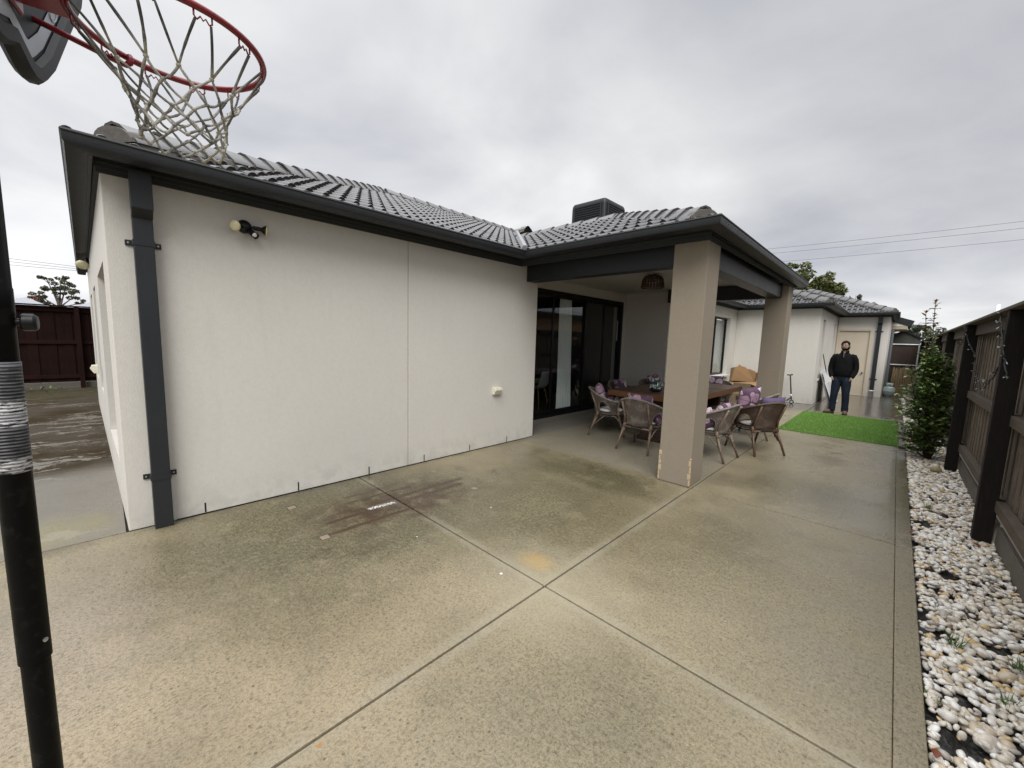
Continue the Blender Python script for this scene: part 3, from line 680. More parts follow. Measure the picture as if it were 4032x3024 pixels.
# pebble bed
MATGAPS = [(.40, 2.0, .16, .05), (.33, 3.9, .06, .06), (.60, 2.55, .10, .04), (.456, 6.29, .10, .05), (.485, 5.77, .15, .07), (.352, 5.33, .09, .12), (.38, 4.21, .11, .07), (.282, 3.465, .035, .10), (.327, 3.28, .07, .06), (.344, 2.69, .10, .035),
           (.36, 2.39, .085, .10), (.613, 3.36, .07, .055), (.488, 3.68, .07, .04), (.30, 2.98, .05, .04), (.56, 4.45, .06, .04), (.45, 2.15, .10, .05), (.30, 4.7, .05, .06), (.62, 4.75, .05, .03), (.31, 6.0, .06, .03), (.5, 2.95, .05, .02)]
def pebbles():
    rs = np.random.default_rng(11)
    b = MB(); P = []
    for i in range(26):
        row = []
        for j in range(360):
            x = .252+.53*i/25; y = -1+22*j/359
            row.append((x, y, -.055+.012*math.sin(x*37+y*9)+.01*math.sin(y*23-x*15)))
        P.append(row)
    b.grid(P); structure(b.build('weed_mat', M['weedmat'], smooth=True))
    me0 = bpy.data.meshes.new('tmp'); bm = bmesh.new(); bmesh.ops.create_icosphere(bm, subdivisions=2, radius=1); bm.to_mesh(me0); bm.free()
    sv = np.array([v.co[:] for v in me0.vertices]); sf = np.array([p.vertices[:] for p in me0.polygons]); bpy.data.meshes.remove(me0)
    pts = []
    for (y0, y1, dens, k) in [(1.2, 3.0, 1900, .82), (3.0, 5.5, 1700, .85), (5.5, 9, 1300, .92), (9, 20, 480, 1.35)]:
        n = int((y1-y0)*.5*dens); x = rs.uniform(.262, .762, n); y = rs.uniform(y0, y1, n)
        for a, c in zip(x, y):
            z = rs.uniform(-.042, -.012); ok = True
            for gx, gy, rx, ry in MATGAPS:
                d = ((a-gx)/rx)**2+((c-gy)/ry)**2
                if d < .8+.5*math.sin(a*60+c*47) : ok = False
            if ok: pts.append((a, c, z, k))
    V = []; F = []; off = 0
    for a, c, z, k in pts:
        s = k*rs.lognormal(-.10, .27); r = np.array([.0235*s*rs.uniform(.9, 1.3), .0185*s*rs.uniform(.85, 1.1), .0135*s*rs.uniform(.8, 1.2)])
        th = rs.uniform(0, PI); ti = rs.normal(0, .32); tj = rs.normal(0, .32)
        v = sv*r; v = v*(1+.10*np.sin(sv[:, [1, 2, 0]]*3+rs.uniform(0, 6)))
        ci, si = math.cos(ti), math.sin(ti); v = np.c_[v[:, 0], v[:, 1]*ci-v[:, 2]*si, v[:, 1]*si+v[:, 2]*ci]
        ci, si = math.cos(tj), math.sin(tj); v = np.c_[v[:, 0]*ci+v[:, 2]*si, v[:, 1], -v[:, 0]*si+v[:, 2]*ci]
        ci, si = math.cos(th), math.sin(th); v = np.c_[v[:, 0]*ci-v[:, 1]*si, v[:, 0]*si+v[:, 1]*ci, v[:, 2]]
        x = min(max(a, .250+abs(r[0])), .765-abs(r[0])*.6)
        V.append(v+np.array([x, c, z])); F.append(sf+off); off += len(sv)
    me = bpy.data.meshes.new('pebbles'); me.from_pydata(np.concatenate(V).tolist(), [], np.concatenate(F).tolist())
    me.polygons.foreach_set('use_smooth', [True]*len(me.polygons)); me.materials.append(M['pebble'])
    o = bpy.data.objects.new('pebbles', me); COL.objects.link(o)
    tag(o, 'wet cream and white pebbles filling the narrow bed along the timber fence', 'pebbles', kind='stuff')
pebbles()
def litter():
    rnd = random.Random(77); b = MB()
    for i in range(420):
        x = rnd.uniform(.27, .76) if rnd.random() < .5 else rnd.uniform(.62, .76); y = rnd.uniform(1.5, 11); a = rnd.uniform(0, 6.28); l = rnd.uniform(.005, .018); w = l*rnd.uniform(.25, .6); z = -.012+rnd.uniform(-.015, .012)
        c, s = math.cos(a), math.sin(a); b.add([(x-l*c, y-l*s, z), (x+w*s, y-w*c, z+.004), (x+l*c, y+l*s, z+rnd.uniform(0, .01)), (x-w*s, y+w*c, z+.003)], [(0, 1, 2, 3)])
    tag(b.build('leaf_litter', M['litter']), 'scraps of brown leaf litter scattered over the pebbles', 'leaf litter', kind='stuff')
litter()

# ------------------------------------------------------------------ the house
H = empty('house', (-6, 9, 0), 0, 'single storey cream rendered house with charcoal gutters, grey tiled roof and covered terrace', 'house')
def hp(b, name, m, **k): return b.build(name, m, H, world=True, **k)
def boxes(name, m, lst, **k):
    b = MB()
    for q in lst: b.box(*q)
    return hp(b, name, m, **k)
# wing wall with its movement joint
boxes('wall', M['stucco'], [(-4.45, -4.2, .06, 2.546, 0, 2.755)], bevel=.006)
boxes('wall', M['stucco'], [(-4.45, -4.2, 2.553, 4.88, 0, 2.755)], bevel=.006)
boxes('movement_joint', M['sealant'], [(-4.4, -4.2045, 2.54, 2.56, 0, 2.75)])
for y in (.543, 1.294, 2.041, 2.778, 3.53, 4.273):
    boxes('weep_hole', M['slot'], [(-4.25, -4.1985, y-.006, y+.006, .012, .012+.085)])
boxes('base_gap', M['slot'], [(-4.3, -4.196, .35, 4.86, .0, .009)])
# left side wall with three recessed openings
ML = Matrix(((-.99973, .0231, 0, -4.2), (-.0231, -.99973, 0, .06), (0, 0, 1, 0), (0, 0, 0, 1)))   # x along, y outward
ops = [(.60, 2.20, .42, 2.14), (3.5, 4.5, .67, 2.14), (5.6, 6.8, .67, 2.14)]
b = MB(); s0 = .02
for a, c, z0, z1 in ops+[(7.75, None, 0, 0)]:
    b.box(s0, a, -.25, 0, 0, 2.755, M=ML)
    if c:
        b.box(a, c, -.25, 0, 0, z0, M=ML); b.box(a, c, -.25, 0, z1, 2.755, M=ML); s0 = c
hp(b, 'wall', M['stucco'])
for a, c, z0, z1 in ops:
    w = MB()
    for q in [(a, a+.04, z0, z1), (c-.04, c, z0, z1), (a+.04, c-.04, z0, z0+.04), (a+.04, c-.04, z1-.04, z1)]: w.box(q[0], q[1], -.2, -.13, q[2], q[3], M=ML)
    f = hp(w, 'window', M['black'])
    g = MB(); g.box(a+.04, c-.04, -.17, -.16, z0+.04, z1-.04, M=ML); g.build('pane', M['glass'], f)
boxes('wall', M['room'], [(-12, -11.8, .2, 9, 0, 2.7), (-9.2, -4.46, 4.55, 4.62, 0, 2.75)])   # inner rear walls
# terrace recess
boxes('wall', M['stucco'], [(-4.75, -4.4505, 4.62, 4.88, 0, 2.75)])
boxes('wall', M['stucco'], [(-5.0, -4.75, 4.885, 8.75, 2.53, 2.75), (-5.0, -4.75, 8.655, 8.75, 0, 2.53), (-5.0, -4.75, 4.885, 4.99, 0, 2.53)])
boxes('wall', M['stucco'], [(-4.9, -3.69, 8.752, 9.0, 0, 2.75)])
boxes('ceiling', M['ceiling'], [(-4.75, -1.66, 4.80, 8.75, 2.752, 2.77)])
cn = MB(); cn.box(-4.748, -4.70, 4.9, 8.748, 2.71, 2.751); cn.box(-4.70, -3.70, 8.70, 8.748, 2.71, 2.751); hp(cn, 'cornice', M['ceiling'])
boxes('door_step', M['concrete'], [(-5.0, -4.735, 4.9, 8.70, -.05, .095)], bevel=.004)
# beams and columns
boxes('beam', M['charcoal'], [(-4.19, -1.88, 4.60, 4.79, 2.475, 2.76)], bevel=.004)
boxes('beam', M['charcoal'], [(-1.80, -1.60, 4.86, 8.66, 2.475, 2.762)], bevel=.004)
boxes('beam', M['charcoal'], [(-3.685, -1.86, 8.60, 8.80, 2.475, 2.761)], bevel=.004)
def column(x0, x1, y0, y1, chips):
    c = MB(); c.box(x0, x1, y0, y1, 0, 2.75); o = hp(c, 'column', M['tan'], bevel=.008)
    rnd = random.Random(4)
    for cx, h in chips:
        z = .012; k = MB()
        while z < h:
            hh = rnd.uniform(.045, .085); w = rnd.uniform(.012, .036); d = rnd.uniform(.006, .026); sx = 1 if cx == x0 else -1
            xa, xb = sorted((cx-.003*sx, cx+w*sx)); k.box(xa, xb, y0-.003, y0+d, z, min(h, z+hh-.007)); z += hh
        k.build('chipped_brick', M['chip'], o, bevel=.004)
    return o
column(-1.885, -1.522, 4.48, 4.862, [(-1.885, .36), (-1.522, .33)])
column(-1.86, -1.497, 8.62, 9.0, [])
# sliding door
def slider():
    x = -4.752; y0, y1, z0, z1 = 4.995, 8.65, .10, 2.525
    f = MB()
    f.box(x-.12, x+.0, y0, y0+.05, z0, z1); f.box(x-.12, x, y1-.06, y1, z0, z1); f.box(x-.12, x, y0+.05, y1-.06, z1-.06, z1); f.box(x-.12, x, y0+.05, y1-.06, z0, z0+.05)
    d = hp(f, 'sliding_door', M['black'])
    ms = [y0+.05, 6.065, 7.14, 7.89, y1-.06]
    for i, (a, c) in enumerate(zip(ms, ms[1:])):
        xx = x-.035-.03*(i % 2); q = MB(); w = .045
        q.box(xx-.025, xx, a-.01, a+w, z0+.051, z1-.061); q.box(xx-.025, xx, c-w+.01, c+.012, z0+.051, z1-.061)
        q.box(xx-.025, xx, a+w, c-w+.01, z0+.051, z0+.12); q.box(xx-.025, xx, a+w, c-w+.01, z1-.12, z1-.061)
        s = q.build('door_panel', M['black'], d)
        g = MB(); g.box(xx-.015, xx-.010, a+w, c-w+.01, z0+.12, z1-.12); g.build('pane', M['glass'], s)
    h = MB(); h.tube([(x-.02, 8.36, 1.60), (x+.03, 8.36, 1.63), (x+.03, 8.36, 2.08), (x-.02, 8.36, 2.11)], .008); h.build('handle', M['galv'], d)
slider()
# room behind the glass
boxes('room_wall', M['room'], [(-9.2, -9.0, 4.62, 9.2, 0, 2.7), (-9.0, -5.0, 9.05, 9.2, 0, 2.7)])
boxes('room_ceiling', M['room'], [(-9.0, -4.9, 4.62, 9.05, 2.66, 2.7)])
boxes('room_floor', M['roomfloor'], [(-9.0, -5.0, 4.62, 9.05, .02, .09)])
# side window with sill, rear wing walls, slit windows, door
wy0, wy1, wz0, wz1 = 11.35, 13.25, .72, 2.40
boxes('wall', M['stucco'], [(-3.94, -3.69, 9.002, wy0, 0, 2.755), (-3.94, -3.69, wy1, 14.0, 0, 2.755), (-3.94, -3.69, wy0, wy1, 0, wz0), (-3.94, -3.69, wy0, wy1, wz1, 2.755)])
w = MB(); xx = -3.80
for q in [(wy0, wy0+.05, wz0, wz1), (wy1-.05, wy1, wz0, wz1), (wy0+.05, wy1-.05, wz0, wz0+.05), (wy0+.05, wy1-.05, wz1-.05, wz1), (12.25, 12.30, wz0+.05, wz1-.05)]: w.box(xx-.06, xx, *q)
f = hp(w, 'window', M['black'])
g = MB(); g.box(xx-.03, xx-.024, wy0+.05, wy1-.05, wz0+.05, wz1-.05); g.build('pane', M['glass'], f)
g = MB()
for k in range(13): g.box(xx-.125, xx-.12, wy0+.06+k*.14, wy0+.06+k*.14+.132, wz0+.06, wz1-.06)
g.build('blind', M['blind'], f)
g = MB(); g.box(-3.80, -3.60, wy0-.03, wy1+.03, wz0-.06, wz0-.002); g.build('sill', M['stucco'], f, bevel=.008)
boxes('wall', M['stucco'], [(-3.689, -1.6, 13.85, 14.1, 0, 2.755)], bevel=.006)
sl = [(14.47, 15.02, .70, 2.42), (17.22, 17.78, .70, 2.42)]
q = []; y0 = 14.101
for a, c, z0, z1 in sl+[(18.1, None, 0, 0)]:
    q.append((-1.85, -1.602, y0, a, 0, 2.755))
    if c: q += [(-1.85, -1.602, a, c, 0, z0), (-1.85, -1.602, a, c, z1, 2.755)]; y0 = c
boxes('wall', M['stucco'], q)
for a, c, z0, z1 in sl:
    w = MB()
    for r in [(a, a+.04, z0, z1), (c-.04, c, z0, z1), (a+.04, c-.04, z0, z0+.04), (a+.04, c-.04, z1-.04, z1)]: w.box(-1.80, -1.735, *r)
    f = hp(w, 'window', M['black']); g = MB(); g.box(-1.77, -1.765, a+.04, c-.04, z0+.04, z1-.04); g.build('pane', M['glass'], f)
    g = MB(); g.box(-1.735, -1.575, a-.02, c+.02, z0-.05, z0-.001); g.build('sill', M['stucco'], f)
boxes('wall', M['stucco'], [(-1.60, -.26, 18.1, 18.35, 2.29, 2.755), (-.66, -.26, 18.1, 18.35, 0, 2.29), (-1.85, -1.585, 18.1, 18.35, 0, 2.75), (-.51, -.261, 18.351, 25, 0, 2.755)])
w = MB()
w.box(-1.58, -1.52, 18.07, 18.2, 0, 2.285); w.box(-.72, -.655, 18.07, 18.2, 0, 2.285); w.box(-1.58, -.655, 18.068, 18.199, 2.215, 2.288); w.box(-1.52, -.72, 18.09, 18.3, 0, .035)
f = hp(w, 'door_frame', M['doorframe'], bevel=.006)
g = MB(); g.box(-1.52, -.72, 18.115, 18.16, .037, 2.213); d = g.build('door', M['door'], f, bevel=.003)
g = MB(); g.lathe([(.028, 0), (.03, .01), (.014, .014), (.014, .04), (.028, .05), (.026, .07), (.0, .075)], 14, frame((-.80, 18.115, .80), (0, -1, 0)), cap1=False); g.build('handle', M['steelgrey'], d, smooth=True)
# gutters, fascia, soffit, trim
G = [(-13.2, -.29), (-3.83, -.10), (-3.80, 4.12), (-1.30, 4.08), (-1.32, 9.3), (-3.34, 9.3), (-3.34, 13.52), (-1.30, 13.52), (-1.30, 17.72), (-.05, 17.72), (-.05, 22.0)]
T = [(-11.95, -.12), (-4.2, .06), (-4.2, 4.48), (-1.522, 4.48), (-1.497, 9.0), (-3.69, 9.0), (-3.69, 13.85), (-1.6, 13.85), (-1.6, 18.1), (-.26, 18.1), (-.26, 22.0)]
gp = [(0, 2.816), (.006, 2.803), (-.003, 2.793), (-.003, 2.748), (-.012, 2.731), (-.035, 2.722), (-.113, 2.719), (-.113, 2.806), (-.106, 2.806), (-.106, 2.731), (-.04, 2.733), (-.016, 2.748), (-.014, 2.81), (-.006, 2.816)]
b = MB(); b.sweep(G, gp)
for (x0, y0), (x1, y1) in zip(G, G[1:]):           # overflow slots
    d = Vector((x1-x0, y1-y0)); L = d.length; d.normalize(); n = Vector((d.y, -d.x)); k = .12
    if L < .5: continue
    while k < L-.12:
        p = Vector((x0, y0))+d*k; MM = Matrix(((d.x, n.x, 0, p.x), (d.y, n.y, 0, p.y), (0, 0, 1, 0), (0, 0, 0, 1)))
        b.box(0, .05, -.006, -.0018, 2.764, 2.7725, 1, MM); k += .105
hp(b, 'gutter', [M['charcoal'], M['slot']], auto=35)
b = MB(); b.sweep(G, [(-.1145, 2.724), (-.1145, 2.81), (-.135, 2.81), (-.135, 2.724)]); hp(b, 'fascia', M['charcoal'])
def inset(path, o):
    q = MB(); q.sweep(path, [(o, 0)], closed_prof=False); return [v[:2] for v in q.v]
Gi = inset(G, -.125); b = MB()
for i in range(len(G)-1): b.add([(*Gi[i], 2.768), (*Gi[i+1], 2.768), (*T[i+1], 2.768), (*T[i], 2.768)], [(0, 1, 2, 3)])
hp(b, 'soffit', M['soffit'], solid=.008)
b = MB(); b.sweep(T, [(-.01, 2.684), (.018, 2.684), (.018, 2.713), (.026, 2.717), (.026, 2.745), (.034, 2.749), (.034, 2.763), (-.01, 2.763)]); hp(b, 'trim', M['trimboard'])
# boxed eave end at the rear corner
b = MB(); MX = Matrix(((1, 0, 0, 0), (0, 0, 1, 0), (0, 1, 0, 0), (0, 0, 0, 1)))
b.prism([(-.26, 2.98), (.37, 2.75), (.30, 2.53), (-.26, 2.74)], 22.05, 25, 0, MX); eave = hp(b, 'boxed_eave', M['charcoal'])
b = MB(); b.prism([(-.26, 2.735), (.20, 2.56), (-.26, 2.56)], 22.08, 25, 0, MX); b.build('infill', M['trimwhite'], eave)
b = MB(); b.box(-.26, .20, 22.07, 25, 2.43, 2.555); b.build('soffit', M['soffit_beige'], eave)
# roof tiles
PITCH = R(22.5)
def tile_plane(name, o, e, up, length, run, clips):
    """o eave start, e along the eave, up horizontal upslope; clips: (point_xy, normal_xy) keeps the side the normal points to"""
    e = Vector((*e, 0)); up = Vector((*up, 0)); o = Vector(o); sl = (up*math.cos(PITCH)+Vector((0, 0, math.sin(PITCH)))).normalized(); n = e.cross(sl)
    if n.z < 0: n = -n
    per = .155; us = []; k = 0
    while k*per < length:
        for t in (0, .03, .10, .20, .305, .41, .51, .58, .61, .8, .985): us.append((k+t)*per)
        k += 1
    def roll(u):
        t = (u/per) % 1.0
        return (.046)*max(0, math.sin(PI*min(1, t/.61)))**.55 if t < .61 else 0.0
    hs = [roll(u) for u in us]; b = MB(); g = .345; L = run/math.cos(PITCH); j = 0
    while j*g < L:
        v0 = j*g-(.03 if j == 0 else 0); v1 = (j+1)*g+.045; rows = []
        for v, sc_, l0, l1 in ((v0, .34, -.004, .0), (v0, 1.0, .006, .013), (v0+.015, 1.0, .008, .013), (v1, .58, .002, .0)):
            rows.append([o+e*u+sl*v+n*(h*sc_+l0+l1*(h/.046)) for u, h in zip(us, hs)])
        b.grid(rows); j += 1
    me = bpy.data.meshes.new(name); me.from_pydata(b.v, [], b.f); bm = bmesh.new(); bm.from_mesh(me)
    for (px, py), (nx, ny) in clips:
        bmesh.ops.bisect_plane(bm, geom=bm.verts[:]+bm.edges[:]+bm.faces[:], plane_co=(px, py, 0), plane_no=(nx, ny, 0), clear_inner=True)
    bm.to_mesh(me); bm.free(); me.materials.append(M['tile']); me.polygons.foreach_set('use_smooth', [True]*len(me.polygons)); me.set_sharp_from_angle(angle=R(50))
    ob = bpy.data.objects.new(name, me); COL.objects.link(ob); ob.parent = H; ob.location = -H.location
    u = MB(); c = [o+e*-.0+sl*.05-n*.02, o+e*length+sl*.05-n*.02, o+e*length+sl*L-n*.02, o+sl*L-n*.02]
    return ob
ZE = 2.785; q2 = 1/math.sqrt(2)
roofA = tile_plane('roof', (-3.90, -.12, ZE), (0, 1), (-1, 0), 9.2, 4.56, [((-3.90, -.06), (q2, q2)), ((-3.88, 4.20), (-q2, -q2))])
roofB = tile_plane('roof', (-8.9, 4.16, ZE), (1, 0), (0, 1), 7.6, 2.60, [((-1.40, 4.16), (-q2, -q2)), ((-3.88, 4.20), (q2, q2))])
roofC = tile_plane('roof', (-1.40, 4.16, ZE), (0, 1), (-1, 0), 5.1, 2.60, [((-1.40, 4.16), (q2, q2)), ((-1.40, 9.2), (q2, -q2))])
roofD = tile_plane('roof', (-7.5, 13.60, ZE), (1, 0), (0, 1), 6.2, 2.7, [((-1.38, 13.60), (-q2, -q2)), ((-3.34, 13.55), (q2, q2))])
roofE = tile_plane('roof', (-1.38, 13.5, ZE), (0, 1), (-1, 0), 7.5, 2.7, [((-1.38, 13.60), (q2, q2)), ((-1.36, 17.78), (-q2, -q2))])
roofF = tile_plane('roof', (-4.5, 17.80, ZE), (1, 0), (0, 1), 4.5, 2.7, [((-.13, 17.80), (-q2, -q2)), ((-1.36, 17.78), (q2, q2))])
roofG = tile_plane('roof', (-3.42, 9.3, ZE), (0, 1), (-1, 0), 4.3, .9, [])
roofH = tile_plane('roof', (-13.1, -.17, ZE), (.99979, .0203), (0, 1), 9.3, 4.5, [((-3.90, -.06), (-q2, -q2))])
# plain sheets under the tiles and the unseen rear slopes
tp = math.tan(PITCH); zr = 2.76+4.56*tp; zb = 2.76+2.55*tp
b = MB()
b.add([(-3.9, -.1, 2.75), (-8.46, 4.46, zr-.03), (-8.46, 8.7, zr-.03), (-3.9, 4.2, 2.75)], [(0, 1, 2, 3)])
b.add([(-3.9, 4.2, 2.75), (-1.4, 4.16, 2.75), (-3.95, 6.71, zb), (-6.45, 6.71, zb)], [(0, 1, 2, 3)])
b.add([(-1.4, 9.26, 2.75), (-3.95, 6.71, zb), (-6.45, 6.71, zb), (-6.45, 9.26, 2.75)], [(0, 1, 2, 3)])
b.add([(-13.1, -.2, 2.75), (-3.9, -.1, 2.75), (-8.46, 4.46, zr-.03), (-13.1, 4.46, zr-.03)], [(0, 1, 2, 3)])
b.add([(-8.46, 4.46, zr-.03), (-8.46, 8.7, zr-.03), (-13.1, 8.7, 2.9), (-13.1, 4.46, zr-.5)], [(0, 1, 2, 3)])
hp(b, 'roof_lining', M['tile']); b = MB()
z2 = 2.75+2.7*tp
b.add([(-3.4, 13.6, 2.75), (-1.38, 13.6, 2.75), (-4.08, 16.3, z2), (-6.1, 16.3, z2)], [(0, 1, 2, 3)])
b.add([(-1.38, 13.6, 2.75), (-1.38, 17.8, 2.75), (-4.08, 20.5, z2), (-4.08, 16.3, z2)], [(0, 1, 2, 3)])
b.add([(-1.38, 17.8, 2.75), (-.13, 17.8, 2.75), (-2.83, 20.5, z2), (-4.08, 20.5, z2)], [(0, 1, 2, 3)])
b.add([(-.13, 17.8, 2.75), (-.13, 25, 2.75), (-2.83, 22.3, z2), (-2.83, 20.5, z2)], [(0, 1, 2, 3)])
hp(b, 'roof_lining', M['tile'])
def caps(p0, p1, seg=.36, w=.135, hgt=.085, endcap=True):
    p0 = Vector(p0); p1 = Vector(p1); d = p1-p0; L = d.length; d.normalize(); side = d.cross(Vector((0, 0, 1))).normalized(); up = side.cross(d)
    if up.z < 0: up = -up
    prof = [(-w, -.035), (-w*.92, -.012), (-w*.35, hgt*.80), (0, hgt), (w*.35, hgt*.80), (w*.92, -.012), (w, -.035)]
    b = MB(); k = 0; rnd = random.Random(int(L*100))
    while k*seg < L-.05:
        a = p0+d*(k*seg); c = p0+d*min(L+.02, (k+1)*seg+.05); jx = rnd.uniform(-.006, .006)
        vs = []
        for q, s, l in ((a, 1.06, .024), (c, .96, .004)):
            for x, z in prof: vs.append(q+side*(x*s+jx)+up*(z*s+l))
            for x, z in prof: vs.append(q+side*(x*s*.93+jx)+up*(z*s+l-.018))
        n = len(prof); fs = [(i, i+1, 2*n+i+1, 2*n+i) for i in range(n-1)]+[(i, n+i, n+i+1, i+1) for i in range(n-1)]
        b.add(vs, fs); k += 1
    r = hp(b, 'ridge_cap', M['cap'], auto=50)
    m = MB(); pr = [(-w*1.12, -.09), (-w*.88, .0), (0, hgt*.78), (w*.88, .0), (w*1.12, -.09)]; vs = []
    st = 14
    for i in range(st+1):
        q = p0+d*(.0+L*i/st)
        for x, z in pr: vs.append(q+side*(x*(1+rnd.uniform(-.05, .07)))+up*z)
    fs = []
    for i in range(st):
        for j in range(4): fs.append((i*5+j, i*5+j+1, (i+1)*5+j+1, (i+1)*5+j))
    if endcap:
        m.add(vs, fs); i0 = len(m.v); e = p0-d*.03
        m.add([e+side*(w*1.0*math.cos(t))+up*(hgt*1.10*math.sin(t)-.012) for t in [PI*i/10 for i in range(11)]]+[p0+d*.1+side*(w*1.0*math.cos(t))+up*(hgt*1.05*math.sin(t)-.012) for t in [PI*i/10 for i in range(11)]]+[e-up*.03],
              [(i, i+1, 12+i, 11+i) for i in range(10)]+[tuple([22]+list(range(11)))])
    else: m.add(vs, fs)
    m.build('mortar_bed', M['mortar'], r)
UP = .022
zrA = ZE+4.56*tp+UP; zrB = ZE+2.55*tp+UP-.03
caps((-4.12, .16, ZE+.11+UP), (-8.46, 4.50, zrA))
caps((-8.46, 4.55, zrA), (-8.46, 8.75, zrA), endcap=False)
caps((-1.53, 4.29, ZE+.07+UP-.01), (-3.95, 6.71, zrB))
caps((-3.95, 6.71, zrB), (-6.6, 6.71, zrB), endcap=False)
caps((-8.46, 8.7, zrA-.01), (-7.88, 8.62, zrA+.01), endcap=False)
caps((-8.75, 10.4, zrA-.62), (-7.88, 8.62, zrA-.01), endcap=False)
caps((-1.45, 13.67, ZE+.05+UP-.02), (-4.08, 16.30, ZE+2.7*tp+UP))
caps((-.20, 17.87, ZE+.05+UP-.02), (-2.83, 20.50, ZE+2.7*tp+UP))
b = MB(); b.tube([(-3.86, 4.18, 2.85), (-8.3, 8.62, 2.85+4.44*tp)], .05, 6); hp(b, 'valley_flashing', M['galv'])
# downpipes
def downpipe(x0, x1, y0, y1, along, out, zt, brk, foot=None, split=2.40):
    """rectangular pipe; along/out are the axis letters"""
    def bx(bm, a0, a1, o0, o1, z0, z1, mi=0):
        if along == 'y': bm.box(o0, o1, a0, a1, z0, z1, mi)
        else: bm.box(a0, a1, o0, o1, z0, z1, mi)
    b = MB()
    a0, a1 = (y0, y1) if along == 'y' else (x0, x1); o0, o1 = (x0, x1) if along == 'y' else (y0, y1)
    bx(b, a0, a1, o0, o1, foot or .0, split)
    d = out*.075
    bx(b, a0-.004, a1+.004, o0+d, o1+d, split+.055, zt)
    # sloping elbow
    o_in, o_out = (o0, o1)
    vs = [(a, o, z) for a in (a0-.002, a1+.002) for o, z in ((o0, split-.001), (o1, split-.001), (o1+d, split+.056), (o0+d, split+.056))]
    vs = [((v[1], v[0], v[2]) if along == 'y' else v) for v in vs]
    b.add(vs, [(0, 1, 2, 3), (4, 7, 6, 5), (0, 4, 5, 1), (1, 5, 6, 2), (2, 6, 7, 3), (3, 7, 4, 0)])
    o = hp(b, 'downpipe', M['charcoal'], bevel=.004)
    f = o1 if out > 0 else o0; w = o0 if out > 0 else o1
    for z in brk:
        k = MB()
        fo = f+out*.004; wo = w+out*.010          # one strap: ear, riser, face, riser, ear
        prof = [(a0-.045, w+out*.001), (a0-.045, wo), (a0-.008, wo), (a0-.005, fo), (a1+.005, fo), (a1+.008, wo), (a1+.045, wo), (a1+.045, w+out*.001), (a1+.001, w+out*.001), (a1+.001, f-out*.002), (a0-.001, f-out*.002), (a0-.001, w+out*.001)]
        n = len(prof); vs = [(o_, a_, zz) if along == 'y' else (a_, o_, zz) for zz in (z-.020, z+.020) for a_, o_ in prof]
        k.add(vs, [tuple(range(n))[::-1], tuple(range(n, 2*n))]+[(i, (i+1) % n, n+(i+1) % n, n+i) for i in range(n)])
        br = k.build('bracket', M['charcoal'], o)
        for a in (a0-.027, a1+.027):
            s = MB(); p = (wo, a, z) if along == 'y' else (a, wo, z)
            s.lathe([(.007, 0), (.006, .003), (0, .004)], 10, frame(p, (out, 0, 0) if along == 'y' else (0, out, 0)), cap1=False)
            s.build('bracket_screw', M['zinc'], o)
    return o
downpipe(-4.198, -4.105, .208, .322, 'y', 1, 2.72, (2.225, .42))
dp = downpipe(-.555, -.445, 18.02, 18.098, 'x', -1, 2.72, (2.20, .60), foot=.19, split=2.42)
b = MB(); b.lathe([(.062, 0), (.062, .19), (.068, .19), (.068, .235), (.05, .235)], 20, Matrix.Translation((-.50, 18.045, 0))); b.build('pipe_collar', M['whiteplastic'], dp, smooth=True)
b = MB(); b.tube([(-.185, 19.2, 0), (-.185, 19.2, 2.3)], .045, 10); hp(b, 'drain_pipe', M['steelgrey'])
